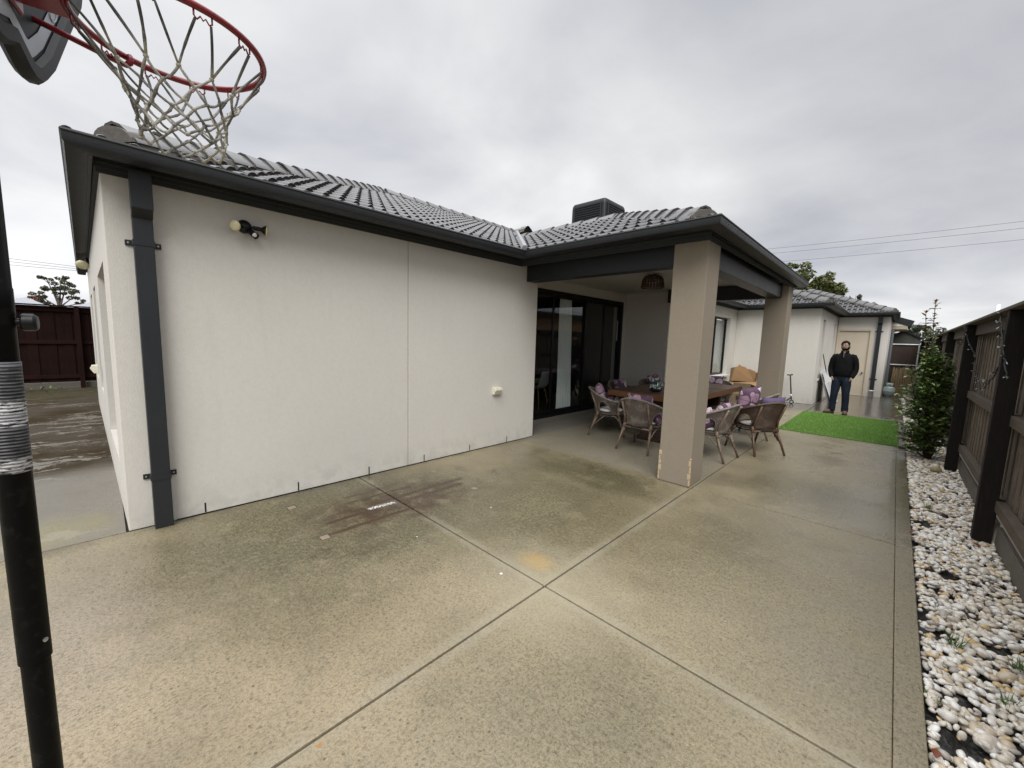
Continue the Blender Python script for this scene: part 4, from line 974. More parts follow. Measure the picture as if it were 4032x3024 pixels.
# ------------------------------------------------------------------ basketball hoop
def hoop():
    root = empty('basketball_hoop', (-1.67, -.186, 0), 0, 'red basketball rim and white net on a black pole, dark grey fan-shaped backboard', 'basketball hoop')
    def bp(b, name, m, parent=root, **k):
        if parent is root: return b.build(name, m, root, world=True, **k)
        return b.build(name, m, parent, **k)          # parents sit at the same offset already
    px, py = -1.67, -.186
    def ring(r, z): return (px, py, z)
    b = MB(); b.lathe([(.0288, -.1), (.0288, .665)], 28, Matrix.Translation((px, py, 0))); p = bp(b, 'pole', M['pole'], smooth=False, auto=40)
    b = MB(); b.lathe([(.0308, .655), (.0325, .657), (.0325, 1.62), (.0338, 1.622), (.0338, 1.69), (.0325, 1.692), (.0325, 3.0)], 28, Matrix.Translation((px, py, 0))); bp(b, 'pole', M['pole'], auto=40)
    b = MB(); b.lathe([(.0328, 1.205), (.0342, 1.207), (.0340, 1.30), (.0346, 1.355), (.0340, 1.44), (.0344, 1.499), (.0328, 1.501)], 40, Matrix.Translation((px, py, 0)), cap0=False, cap1=False); bp(b, 'tape_wrap', M['tape'], smooth=True)
    b = MB(); k = frame((px, py+.030, 1.604), (.10, 1, 0), (0, 0, 1)); b.lathe([(.010, 0), (.010, .010), (.020, .011), (.023, .015), (.023, .034), (.018, .040), (.012, .041)], 12, k); bp(b, 'clamp_knob', M['black'], auto=35)
    b = MB(); k = frame((px+.022, py+.022, .715), (.7, .7, 0)); b.lathe([(.006, 0), (.0065, .004), (.0, .006)], 8, k, cap1=False); bp(b, 'bolt', M['zinc'])
    # backboard
    ph = R(78); w = Vector((math.cos(ph), math.sin(ph), 0)); e = Vector((-w.y, w.x, 0)); c = Vector((-1.678, .212, 2.466)); A = c-.34*w
    half = [(.0, 2.325), (.06, 2.298), (.10, 2.291), (.15, 2.300), (.19, 2.325), (.268, 2.39), (.477, 2.626), (.62, 2.785), (.655, 2.86), (.62, 2.95), (.50, 3.02), (.25, 3.065)]
    poly = half+[(0, 3.08)]+[(-x, z) for x, z in half[:0:-1]]
    ctr = Vector((0, 2.70))
    def ins(d, q=poly):
        n = len(q); out = []
        for i in range(n):
            a, b_, c_ = Vector(q[i-1]), Vector(q[i]), Vector(q[(i+1) % n]); t = (c_-a).normalized(); nn = Vector((-t.y, t.x)); out.append(b_+nn*d)
        return [tuple(v) for v in out]
    def P3(a, z, o): return Vector((A.x, A.y, 0))+e*a+w*o+Vector((0, 0, z))
    rings = [(poly, -.016), (ins(.008), -.026), (ins(.008), .000), (poly, -.006)]
    b = MB(); n = len(poly)
    seq = [(ins(.05), -.022), (ins(.012), -.024), (poly, -.012), (poly, .006), (ins(.012), .018), (ins(.046), .018), (ins(.054), .004)]
    vs = [P3(x, z, o) for q, o in seq for x, z in q]; fs = []
    for i in range(len(seq)-1):
        for j in range(n): fs.append((i*n+j, i*n+(j+1) % n, (i+1)*n+(j+1) % n, (i+1)*n+j))
    b.add(vs, fs); board = bp(b, 'backboard', M['boardgrey'], auto=40)
    b = MB(); q = ins(.05); b.add([P3(x, z, .002) for x, z in q]+[P3(x, z, -.018) for x, z in q], [tuple(range(n)), tuple(range(n, 2*n))[::-1]]); b.build('face', M['boardface'], board)
    b = MB(); q0, q1 = ins(.066), ins(.108); vs = [P3(x, z, .0045) for x, z in q0+q1]; b.add(vs, [(j, (j+1) % n, n+(j+1) % n, n+j) for j in range(n)]); b.build('border_line', M['boardline'], board)
    b = MB(); pts = []
    for i in range(28):
        t = 2*PI*i/28; a = .040*math.cos(t); z = .018*math.sin(t); pts.append(P3(.335+a*.75-z*.66, 2.60+a*.66+z*.75, .006))
    b.tube(pts, .0022, 5, closed=True); b.build('oval_emblem', M['boardline'], board)
    # rim
    b = MB(); rr = .2286; b.tube([c+Vector((rr*math.cos(t), rr*math.sin(t), 0)) for t in [2*PI*i/72 for i in range(72)]], .0095, 10, closed=True); rim = bp(b, 'rim', M['redsteel'], smooth=True)
    b = MB(); m = Matrix((e, w, Vector((0, 0, 1)))).transposed().to_4x4(); m.translation = c-w*.285
    b.box(-.055, .055, -.045, .064, -.004, .004, 0, m); b.box(-.055, .055, -.048, -.038, -.035, .010, 0, m); b.build('mount_plate', M['redsteel'], rim, bevel=.004)
    for sgn in (1, -1):
        b = MB(); E = Vector((-1.877, .094, 2.440)); s = Vector((-1.93, -.118, 2.502))
        tip = [E+Vector((.006, .014, -.004)), E+Vector((.012, .024, .004)), E+Vector((.012, .026, .016)), E+Vector((.008, .024, .026))]
        line = [s, s.lerp(E, .5), E]+tip
        if sgn < 0:
            def mir(v): d = v-c; a = d.dot(e); return v-2*a*e
            line = [mir(v) for v in line]; s = mir(s)
        b.tube(line, .0085, 9); b.build('brace_rod', M['redsteel'], rim, smooth=True)
        b = MB(); mm = m.copy(); mm.translation = s-w*.004; b.box(-.022, .022, -.022, .014, -.022, .022, 0, mm); b.build('rod_bracket', M['black'], rim, bevel=.005)
    hooks = []
    for k in range(12):
        t = R(9+30*k); u = Vector((math.cos(t), math.sin(t), 0)); s = Vector((-u.y, u.x, 0)); q = c+u*(rr-.004)-Vector((0, 0, .008))
        pts = [q-s*.021, q-s*.021-Vector((0, 0, .016)), q-s*.014-Vector((0, 0, .022)), q-s*.006-Vector((0, 0, .011)), q-Vector((0, 0, .019)), q+s*.006-Vector((0, 0, .011)), q+s*.014-Vector((0, 0, .022)), q+s*.021-Vector((0, 0, .016)), q+s*.021]
        b = MB(); b.tube(pts, .0024, 6); b.build('net_hook', M['redsteel'], rim, smooth=True)
        hooks.append((q-s*.018-Vector((0, 0, .021)), q+s*.018-Vector((0, 0, .021))))
    # net
    rnd = random.Random(8); rows = []
    cfg = [(.150, .136, 24), (.129, .172, 9), (.116, .202, 24), (.108, .230, 9), (.103, .256, 24), (.101, .281, 9), (.103, .302, 24)]
    for r, d, off in cfg:
        row = []
        for k in range(12):
            t = R(off+30*k+rnd.uniform(-3, 3)); z = c.z-d+rnd.uniform(-.006, .006); sag = .05*d
            row.append(Vector((c.x+r*math.cos(t)*rnd.uniform(.95, 1.05)+sag, c.y+r*math.sin(t)*rnd.uniform(.95, 1.05)+sag*.6, z)))
        rows.append(row)
    b = MB()
    def cord(a, c_, r=.0036, n=6):
        mid = (a+c_)/2+Vector((rnd.uniform(-1, 1), rnd.uniform(-1, 1), rnd.uniform(-1.4, .2)))*.004; b.tube(bez(a, 2*mid-(a+c_)/2, c_, n), [r*rnd.uniform(.82, 1.22) for _ in range(n+1)], 6)
    for k in range(12):
        cord(hooks[k][1], rows[0][k]); cord(hooks[(k+1) % 12][0], rows[0][k])
    for i in range(len(rows)-1):
        for k in range(12):
            if cfg[i][2] == 24: cord(rows[i][k], rows[i+1][k]); cord(rows[i][k], rows[i+1][(k+1) % 12])
            else: cord(rows[i][k], rows[i+1][k]); cord(rows[i][k], rows[i+1][k-1])
    for row in rows:
        for q in row: b.ball(q, (.0068, .0068, .0058), 7, 5)
    bp(b, 'net', M['net'], smooth=True)
hoop()

# ------------------------------------------------------------------ wall fittings
def flood():
    root = empty('flood_light', (-4.2, .925, 2.485), 0, 'black twin flood light with yellowed lamps and motion sensor on the broad cream wall', 'wall light')
    b = MB(); b.lathe([(.052, .0), (.056, .006), (.056, .022), (.05, .04), (.036, .056), (.02, .064), (0, .066)], 26, frame((0, 0, .012), (1, 0, 0)), cap1=False); b.build('base', M['black'], root, auto=40)
    def head(j, d, nm):
        j = Vector(j); d = Vector(d).normalized()
        h = MB(); h.lathe([(.013, -.01), (.017, 0), (.019, .045), (.017, .05), (.017, .056), (.022, .06), (.042, .088), (.043, .092)], 20, frame(j, d)); o = h.build('lamp_head', M['black'], root, auto=40)
        g = MB(); g.lathe([(.043, .092), (.0455, .0925), (.0455, .099), (.041, .102)], 24, frame(j, d), cap0=False, cap1=False); g.build('lens_rim', M['lensrim'], o, smooth=True)
        g = MB(); g.lathe([(.041, .0995), (.036, .105), (.02, .110), (0, .112)], 24, frame(j, d), cap0=False, cap1=False); g.build('lens', M['lens'], o, smooth=True)
    head((.05, -.030, .002), (.74, -.65, -.18), 0)
    head((.055, .060, .008), (.25, .97, -.10), 1)
    b = MB(); b.tube([(.045, .03, .005), (.058, .066, .010)], .008, 8); b.build('arm_joint', M['black'], root)
    b = MB(); b.lathe([(.017, -.02), (.024, 0), (.025, .05), (.025, .058)], 18, frame((.045, .028, -.022), (.55, .42, -.50))); s = b.build('sensor', M['black'], root, auto=40)
    b = MB(); d = Vector((.55, .42, -.50)).normalized(); q = Vector((.045, .028, -.022))+d*.058; b.ball(q, (.0215, .0215, .0215), 14, 8); b.build('sensor_eye', M['whiteplastic'], s, smooth=True)
    b = MB(); b.lathe([(.0255, .056), (.027, .058), (.027, .080), (.0255, .082)], 20, frame((.045, .028, -.022), d), cap0=False, cap1=False)
    b.v = b.v; o = b.build('sensor_hood', M['black'], s, smooth=True)
    me = o.data; bm = bmesh.new(); bm.from_mesh(me); bmesh.ops.delete(bm, geom=[f for f in bm.faces if (f.calc_center_median()-q).dot(Vector((.2, -.5, .6))) > .0], context='FACES'); bm.to_mesh(me); bm.free()
flood()
def side_flood():
    root = empty('flood_light', (-9.6, -.065, 2.62), 0, 'small black flood light with one yellowed lamp under the side eave', 'wall light')
    b = MB(); b.lathe([(.05, 0), (.05, .03), (.03, .05), (0, .055)], 18, frame((0, 0, .02), (0, -1, 0)), cap1=False); b.build('base', M['black'], root, auto=40)
    j = Vector((.01, -.07, -.01)); d = Vector((.80, -.12, -.58)).normalized()
    h = MB(); h.lathe([(.02, -.08), (.03, -.02), (.034, 0), (.075, .06), (.076, .07)], 18, frame(j, d)); o = h.build('lamp_head', M['black'], root, auto=40)
    g = MB(); g.lathe([(.078, .066), (.08, .072), (.05, .088), (0, .094)], 20, frame(j, d), cap0=False, cap1=False); g.build('lens', M['lens'], o, smooth=True)
side_flood()
def outlet(loc, rot, label):
    root = empty('power_outlet', loc, rot, label, 'power outlet')
    # local: x along the wall, y out, z up
    b = MB(); MY = Matrix(((0, 0, 1, 0), (1, 0, 0, 0), (0, 1, 0, 0), (0, 0, 0, 1)))
    b.prism([(0, -.052), (.045, -.056), (.078, .008), (.062, .05), (0, .052)], -.072, .072, 0, MY); b.build('cover', M['creamplastic'], root, bevel=.005)
    for s in (-.03, .03):
        k = MB(); k.box(s-.012, s+.012, .066, .079, .008, .020); k.build('switch', M['soffit_beige'], root)
outlet((-4.2, 4.01, .83), R(-90), 'cream weatherproof double power outlet low on the broad cream wall')
outlet((-7.55, -.05, 1.04), R(180), 'cream power outlet box sticking out from the side wall between tall windows')
def pendant():
    root = empty('pendant_lamp', (-3.06, 6.5, 2.752), 0, 'dark woven dome lamp hanging close under the terrace ceiling', 'lamp')
    b = MB(); Rr = .165; prof = []
    for i in range(8):
        t = i/7; a = PI/2*(1-t); prof.append((Rr*math.cos(a)*(1+.0*t), -.02-.09*(1-math.sin(a))))
    prof += [(Rr*1.04, -.15), (Rr*1.08, -.20), (Rr*1.10, -.232)]
    for r, z in prof[1:]: b.tube([(r*math.cos(t), r*math.sin(t), z) for t in [2*PI*k/28 for k in range(28)]], .0065, 5, closed=True)
    for k in range(22):
        t = 2*PI*k/22
        b.tube([(r*math.cos(t+.25*j/len(prof)), r*math.sin(t+.25*j/len(prof)), z) for j, (r, z) in enumerate(prof)], .0075, 5)
        b.tube([(r*math.cos(t-.25*j/len(prof)), r*math.sin(t-.25*j/len(prof)), z) for j, (r, z) in enumerate(prof)], .0065, 5)
    b.build('lamp_shade', M['lampweave'], root, smooth=True)
    b = MB(); b.lathe([(.05, 0), (.05, -.012), (.02, -.02), (.02, -.06), (.0, -.06)], 16, cap1=False); b.build('ceiling_rose', M['whiteplastic'], root)
pendant()
def cooler():
    root = empty('roof_cooler', (-6.18, 9.58, 3.73), 0, 'dark grey evaporative cooler box with louvred sides standing on the roof', 'cooler')
    b = MB(); h = .52; r = .06
    def rr(hh, rad, n=5):
        o = []
        for cx, cy, a0 in ((hh-rad, hh-rad, 0), (-hh+rad, hh-rad, 90), (-hh+rad, -hh+rad, 180), (hh-rad, -hh+rad, 270)):
            for i in range(n+1): t = R(a0+90*i/n); o.append((cx+rad*math.cos(t), cy+rad*math.sin(t)))
        return o
    lv = [(h*1.02, .0), (h*1.0, 1.36), (h*.985, 1.44), (h*.94, 1.49), (h*.8, 1.505)]; n = len(rr(h, r)); vs = []; fs = []
    for hh, z in lv: vs += [(x, y, z) for x, y in rr(hh, r)]
    for i in range(len(lv)-1):
        for j in range(n): fs.append((i*n+j, i*n+(j+1) % n, (i+1)*n+(j+1) % n, (i+1)*n+j))
    fs.append(tuple((len(lv)-1)*n+j for j in range(n))); b.add(vs, fs); b.build('housing', M['charcoal'], root, auto=40)
    for k in range(4):
        m = Matrix.Rotation(PI/2*k, 4, 'Z'); g = MB(); hh = h*1.012
        g.box(-.39, .39, -hh-.004, -hh+.03, .60, 1.36, 1, m)
        for i in range(13):
            z = .62+.057*i; g.box(-.39, .39, -hh-.022, -hh-.004, z, z+.020, 0, m)
        for i in range(10): x = -.36+.08*i; g.box(x-.004, x+.004, -hh-.012, -hh-.004, .60, 1.36, 0, m)
        for q in ((-.425, -.39, .57, 1.39), (.39, .425, .57, 1.39), (-.39, .39, .57, .60), (-.39, .39, 1.36, 1.39)): g.box(q[0], q[1], -hh-.022, -hh, q[2], q[3], 0, m)
        g.build('louvre', [M['charcoal'], M['slot']], root)
cooler()

# ------------------------------------------------------------------ terrace furniture
def table():
    root = empty('outdoor_table', (-2.86, 7.53, 0), 0, 'long heavy dark red timber table under the covered terrace', 'table')
    b = MB(); rnd = random.Random(2); x = -.66
    for k in range(6):
        w = 1.32/6; b.box(x+.0015, x+w-.0015, -1.48, 1.48, .690, .78-rnd.uniform(0, .0015)); x += w
    b.build('tabletop', M['tabletop'], root, bevel=.003)
    b = MB(); b.box(-.664, .664, -1.484, -1.4805, .690, .777); b.build('edge_board', M['tableedge'], root)
    b = MB(); b.box(.6605, .664, -1.484, 1.484, .690, .777); b.build('edge_board', M['tableedge'], root)
    for y in (-1.30, 1.05):
        b = MB(); b.box(-.10, .40, y-.05, y+.05, .06, .689); b.box(-.13, .43, y-.09, y+.09, 0, .06); b.build('pedestal', M['tablebase'], root, bevel=.005)
    b = MB(); b.box(-.08, .38, -1.245, .995, .06, .40); b.build('stretcher', M['tablebase'], root, bevel=.004)
table()
def make_chair(wm, cm, bm_, label):
    root = empty('wicker_chair', (0, 0, 0), 0, label, 'chair', 'wicker armchairs around the outdoor table')
    TH = 118
    def zr(a): return .795-.185*(a*a*(3-2*a))
    def rimpt(th):
        a = abs(th)/TH; t = R(th); fl = 1+.10*math.cos(t*.8)
        return Vector((.345*math.sin(t)*1.02, -.325*math.cos(t)*fl-.01, zr(a)))
    def basept(th): t = R(th); return Vector((.262*math.sin(t), -.245*math.cos(t), .395))
    def shell(th, v):
        p, q = basept(th), rimpt(th); s = v**1.35; r = p.lerp(q, s); r.z = p.z+(q.z-p.z)*v; return r
    nu, nv = 60, 22
    P = [[shell(-TH+2*TH*j/nu, i/nv) for j in range(nu+1)] for i in range(nv+1)]
    UV = [[(j/nu, i/nv) for j in range(nu+1)] for i in range(nv+1)]
    def skip(i, j):
        th = abs(-TH+2*TH*(j+.5)/nu); v = (i+.5)/nv; d = abs(th-72)/25
        return d < 1 and v < .74*math.sqrt(1-d*d)
    b = MB(); b.grid(P, uv=UV, skip=skip); b.build('woven_back', wm, root, smooth=True, solid=.014)
    # hole edging, both arms
    for s in (-1, 1):
        pts = []
        for k in range(19):
            f = -1+2*k/18; th = s*(72+25*f); v = .74*math.sqrt(max(0, 1-f*f)); pts.append(shell(th, v))
        b = MB(); b.tube(pts, .009, 7); b.build('arm_opening_edge', bm_, root, smooth=True)
    b = MB(); pts = [rimpt(-TH+2*TH*k/64) for k in range(65)]
    e0 = [shell(-TH, v)+Vector((0, .006, 0)) for v in (.05, .35, .7, .93)]; e1 = [shell(TH, v)+Vector((0, .006, 0)) for v in (.93, .7, .35, .05)]
    full = e0+pts+e1
    for ph in (0, PI*2/3, PI*4/3):                     # three plaited strands
        q = []
        for k, p in enumerate(full):
            a = k*1.05+ph; o = Vector((math.cos(R(k*3))*0, 0, 0)); r = p.copy(); r.z += .0085*math.sin(a); d = Vector((p.x, p.y, 0)).normalized(); r += d*.0085*math.cos(a); q.append(r)
        b.tube(q, .0092, 6)
    b.build('braided_rim', bm_, root, smooth=True)
    b = MB(); rg = []
    for i in range(4):
        f = [1, .66, .33, .02][i]; rg.append([Vector((.255*f*math.sin(2*PI*k/32), -.238*f*math.cos(2*PI*k/32), .398)) for k in range(33)])
    b.grid(rg, uv=[[(k/32, i/4) for k in range(33)] for i in range(4)])
    b.tube([(.262*math.sin(2*PI*k/32), -.245*math.cos(2*PI*k/32), .388) for k in range(32)], .017, 8, closed=True); b.tube([(.25*math.sin(2*PI*k/32), -.235*math.cos(2*PI*k/32), .350) for k in range(32)], .011, 7, closed=True)
    b.build('seat', wm, root, smooth=True)
    for s in (-1, 1):
        b = MB(); top = shell(s*33, .93)+Vector((s*.012, -.022, 0)); mid = shell(s*40, .30)+Vector((s*.012, -.016, 0)); kn = Vector((s*.205, -.195, .37)); ft = Vector((s*.252, -.335, .0))
        b.tube([top, mid, kn], [.015, .0165, .018], 9); b.tube([kn+Vector((0, 0, .05)), kn, kn.lerp(ft, .12)], [.021, .026, .021], 9); b.tube([kn, kn.lerp(ft, .5), ft], [.0175, .0165, .0155], 9)
        b.tube([kn.lerp(ft, .05)+Vector((s*-.02, .02, 0)), kn.lerp(ft, .55)+Vector((0, .012, 0))], .011, 7)
        b.build('leg', cm, root, smooth=True)
        b = MB(); kn = Vector((s*.245, .145, .385)); ft = Vector((s*.262, .265, 0)); b.tube([shell(s*TH, .55)+Vector((0, .012, 0)), kn, kn.lerp(ft, .5), ft], [.013, .018, .0165, .0155], 9); b.tube([kn+Vector((0, 0, .03)), kn-Vector((0, 0, .03))], .023, 9)
        b.build('leg', cm, root, smooth=True)
        b = MB(); b.tube(bez((s*.215, -.23, .20), (s*.235, -.08, .37), (s*.245, -.04, .352))+bez((s*.245, .06, .352), (s*.25, .12, .36), (s*.255, .2, .20)), .0095, 7); b.build('side_brace', cm, root, smooth=True)
    b = MB(); b.tube([(-.20, -.215, .345), (.20, -.215, .345)], .0155, 8); b.build('back_rail', cm, root, smooth=True)
    return root
CH = {}
g0 = make_chair(M['wicker'], M['cane'], M['braid'], 'x'); d0 = make_chair(M['wickerbrown'], M['canebrown'], M['braidbrown'], 'x')
spots = [('A', g0, -2.64, 5.63, (0.02, 1), 'grey wicker armchair seen from behind at the near end of the table'),
         ('B', g0, -3.50, 6.10, (.86, .5), 'grey wicker armchair at the table corner nearest the sliding door'),
         ('C', g0, -1.84, 6.03, (-1, .09), 'grey wicker armchair just right of the nearer tan column'),
         ('D', d0, -1.46, 6.91, (-.81, .58), 'dark brown wicker armchair holding three cushions, nearest the lawn'),
         ('E', g0, -1.75, 8.02, (-1, .05), 'grey wicker armchair hidden behind the dark brown one by the far column'),
         ('F', g0, -3.84, 7.30, (1, -.1), 'grey wicker armchair behind the table corner, backed against the glass door'),
         ('G', g0, -3.62, 8.22, (.92, -.35), 'grey wicker armchair in the recess corner by the shaded wall'),
         ('H', g0, -2.80, 9.42, (.05, -1), 'grey wicker armchair at the far end of the table')]
for k, src, x, y, f, lab in spots:
    o = copy_tree(src); o.location = (x, y, 0); o.rotation_euler = (0, 0, math.atan2(-f[0], f[1])); o['label'] = lab; CH[k] = o
for s in (g0, d0):
    for ch in list(s.children): bpy.data.objects.remove(ch)
    bpy.data.objects.remove(s)
def seatpad():
    b = MB(); b.lathe([(.02, -.025), (.17, -.025), (.215, -.012), (.222, .006), (.21, .022), (.15, .034), (.05, .036), (0, .036)], 28, cap1=False)
    return b
pad0 = None
for k, lab in (('A', 'round off-white seat pad on the chair at the near table end'), ('B', 'round off-white seat pad on the chair beside the sliding door'), ('C', 'round off-white seat pad on the chair right of the nearer column'), ('D', 'round off-white seat pad on the dark brown chair'), ('E', 'round off-white seat pad on the chair behind the dark brown one')):
    if pad0 is None: o = pad0 = seatpad().build('seat_pad', M['seatpad'], smooth=True)
    else: o = pad0.copy(); COL.objects.link(o)
    o.location = CH[k].location+Vector((0, 0, .426)); o.rotation_euler = CH[k].rotation_euler; tag(o, lab, 'seat pad', 'off-white seat pads on the wicker chairs')
def pillow(name, m, k, loc, rx, rz, size, label, ry=0, group='throw pillows on the wicker chairs'):
    """loc in the chair's frame; stands upright leaning by rx"""
    n = 12; rnd = random.Random(sum(map(ord, label))); b = MB(); hs = size/2
    def side(sgn):
        return [[Vector((hs*(2*i/n-1)*(1-.06*(1-(2*j/n-1)**2)), sgn*.075*((1-(2*i/n-1)**4)*(1-(2*j/n-1)**4))**.6+.004*math.sin(i*2.1+j), hs*(2*j/n-1)*(1-.06*(1-(2*i/n-1)**2)))) for i in range(n+1)] for j in range(n+1)]
    uv = [[(i/n+rnd.random()*0, j/n) for i in range(n+1)] for j in range(n+1)]
    off = (rnd.uniform(0, 3), rnd.uniform(0, 3)); uv = [[(u+off[0], v+off[1]) for u, v in r] for r in uv]
    b.grid(side(1), uv=uv); b.grid(side(-1), uv=uv)
    o = b.build(name, m, smooth=True); me = o.data; bm = bmesh.new(); bm.from_mesh(me); bmesh.ops.remove_doubles(bm, verts=bm.verts, dist=.0005); bmesh.ops.recalc_face_normals(bm, faces=bm.faces); bm.to_mesh(me); bm.free()
    mw = Matrix.Translation(CH[k].location) @ Matrix.Rotation(CH[k].rotation_euler.z, 4, 'Z') @ Matrix.Translation(loc) @ Matrix.Rotation(rz, 4, 'Z') @ Matrix.Rotation(rx, 4, 'X') @ Matrix.Rotation(ry, 4, 'Y')
    o.matrix_world = mw; tag(o, label, 'pillow', group)
pillow('throw_pillow', M['leafprint'], 'A', (.02, -.16, .655), R(14), 0, .40, 'purple leaf print pillow showing over the back of the near end chair')
pillow('throw_pillow', M['leafprint'], 'A', (.15, .03, .56), R(24), R(-60), .32, 'purple pillow seen through the arm opening of the near end chair')
pillow('throw_pillow', M['leafprint'], 'B', (.03, -.17, .70), R(16), R(0), .36, 'pink leaf print pillow high in the chair by the sliding door')
pillow('throw_pillow', M['leafprint'], 'B', (-.16, .02, .55), R(18), R(70), .32, 'purple leaf pillow seen through the arm opening beside the sliding door', ry=R(40))
pillow('throw_pillow', M['leafprint'], 'C', (.02, -.14, .62), R(24), 0, .40, 'purple leaf print pillow leaning back in the chair right of the column')
pillow('throw_pillow', M['leafprint'], 'C', (-.14, .0, .54), R(25), R(75), .30, 'purple and pink pillow corner in the arm opening right of the column', ry=R(45))
pillow('throw_pillow', M['leafprint'], 'D', (-.17, -.02, .78), R(12), R(14), .44, 'large purple pillow with pale leaves standing up in the dark brown chair', ry=R(-6))
pillow('throw_pillow', M['velvet'], 'D', (.10, -.17, .66), R(10), 0, .40, 'plain dark purple velvet pillow against the back of the brown chair')
pillow('throw_pillow', M['marblefab'], 'D', (-.08, .10, .53), R(52), R(10), .36, 'cream marbled pillow lying low in the dark brown chair')
pillow('throw_pillow', M['leafprint'], 'F', (-.02, -.15, .68), R(14), 0, .36, 'purple leaf pillow in the chair behind the table corner')
pillow('throw_pillow', M['leafprint'], 'G', (-.06, -.14, .72), R(14), R(8), .38, 'pink leaf pillow in the recess corner chair')
pillow('throw_pillow', M['leafprint'], 'H', (.10, -.12, .72), R(12), 0, .40, 'pink leaf print pillow at the far end of the table')
def bowl():
    root = empty('glass_bowl', (-2.85, 6.44, .78), 0, 'glass handled bowl of white and black stones with green succulent on the table', 'terrarium')
    b = MB(); prof = [(.05, .0), (.095, .02), (.118, .06), (.122, .10), (.112, .145), (.09, .18)]; b.lathe(prof, 32, cap1=False); b.build('bowl', M['clear_glass'], root, smooth=True)
    pts = [(.088*math.cos(t), 0, .18+.13*math.sin(t)) for t in [PI*i/20 for i in range(21)]]; b = MB()
    vs = []; 
    for x, y, z in pts: vs += [(x, -.011, z), (x, .011, z)]
    b.add(vs, [(2*i, 2*i+1, 2*i+3, 2*i+2) for i in range(20)]); b.build('handle', mat('thick_glass_edge', color=(.10, .12, .12), rough=.1), root, smooth=True, solid=.006)
    b = MB(); b.lathe([(.045, .004), (.09, .022), (.112, .06), (.10, .062), (0, .064)], 24, cap1=False); b.build('black_sand', M['blacksand'], root, smooth=True)
    rnd = random.Random(6); b = MB()
    for i in range(85):
        t = rnd.uniform(0, 2*PI); z = rnd.uniform(.06, .118); r = rnd.uniform(.04, .104); b.ball((r*math.cos(t), r*math.sin(t), z), (rnd.uniform(.008, .016), rnd.uniform(.007, .012), .009), 7, 5, 0 if rnd.random() < .74 else 1)
    s = b.build('decor_stones', [M['whitestone'], M['blacksand']], root, smooth=True); s['kind'] = 'stuff'
    b = MB()
    for i in range(46):
        t = rnd.uniform(0, 2*PI); u = rnd.uniform(.2, 1); c = Vector((.01, 0, .125)); d = Vector((math.cos(t)*u, math.sin(t)*u, rnd.uniform(.3, 1.0))).normalized(); b.tube([c, c+d*.035, c+d*.062], [.005, .008, .001], 5)
    b.build('succulent', M['succulent'], root)
bowl()
# inside the room: curtain, chairs
def curtain():
    b = MB(); P = []
    for i in range(13):
        z = .10+2.40*i/12; row = []
        for j in range(49):
            f = j/48; wid = (.50-.12*(i/12)); y = 6.46+f*wid; row.append((-4.96+.028*math.sin(f*34+.3*math.sin(i*.5))*(1-.3*i/12), y, z))
        P.append(row)
    b.grid(P); tag(b.build('curtain', M['curtain'], smooth=True), 'sheer white curtain hanging inside the sliding glass door', 'curtain')
curtain()
def dining_chair():
    root = empty('dining_chair', (-5.75, 6.75, .09), R(100), 'pale grey dining chair with wooden legs behind the glass door', 'chair')
    b = MB(); P = []
    prof = [(.22, .43), (.10, .42), (-.10, .42), (-.19, .45), (-.225, .55), (-.25, .70), (-.27, .82)]
    for y, z in prof: P.append([Vector((x*(1 if z < .6 else .92), y-(abs(x)/.22)**2*-.03, z+(.03 if z < .5 else 0)*(abs(x)/.22)**2)) for x in [-.22+.055*k for k in range(9)]])
    b.grid(P); b.build('shell', M['panelgrey'], root, smooth=True, solid=.02, sub=1)
    for sx in (-1, 1):
        for sy in (-1, 1):
            k = MB(); k.tube([(sx*.14, sy*.13, .42), (sx*.22, sy*.21, 0)], [.018, .010], 8); k.build('leg', mat('oak_leg', color=(.30, .17, .07), rough=.5), root, smooth=True)
dining_chair()
# ------------------------------------------------------------------ the man on the wet paving
def skin_mesh(name, nodes, edges, m, parent, sub=2, root=0):
    """nodes: (x,y,z,rx,ry)"""
    me = bpy.data.meshes.new(name); me.from_pydata([n[:3] for n in nodes], edges, []); me.materials.append(m)
    o = bpy.data.objects.new(name, me); COL.objects.link(o); o.parent = parent
    bm = bmesh.new(); bm.from_mesh(me); lay = bm.verts.layers.skin.verify(); bm.verts.ensure_lookup_table()
    for v, n in zip(bm.verts, nodes): v[lay].radius = (n[3], n[4]); v[lay].use_root = False
    bm.verts[root][lay].use_root = True; bm.to_mesh(me); bm.free()
    o.modifiers.new('skin', 'SKIN').use_smooth_shade = True
    s = o.modifiers.new('sub', 'SUBSURF'); s.levels = sub; s.render_levels = sub
    return o
def loft(b, rings, n=22, mi=0, cap=True):
    """rings: (cx,cy,cz,rx,ry[,squareness]) horizontal ellipses"""
    vs = []
    for rg in rings:
        cx, cy, cz, rx, ry = rg[:5]; q = rg[5] if len(rg) > 5 else 1.0
        for k in range(n):
            t = 2*PI*k/n; c, s = math.cos(t), math.sin(t)
            vs.append((cx+rx*math.copysign(abs(c)**q, c), cy+ry*math.copysign(abs(s)**q, s), cz))
    fs = []
    for i in range(len(rings)-1):
        for k in range(n): fs.append((i*n+k, i*n+(k+1) % n, (i+1)*n+(k+1) % n, (i+1)*n+k))
    if cap: fs.append(tuple(range(n))[::-1]); fs.append(tuple((len(rings)-1)*n+k for k in range(n)))
    b.add(vs, fs, mi)
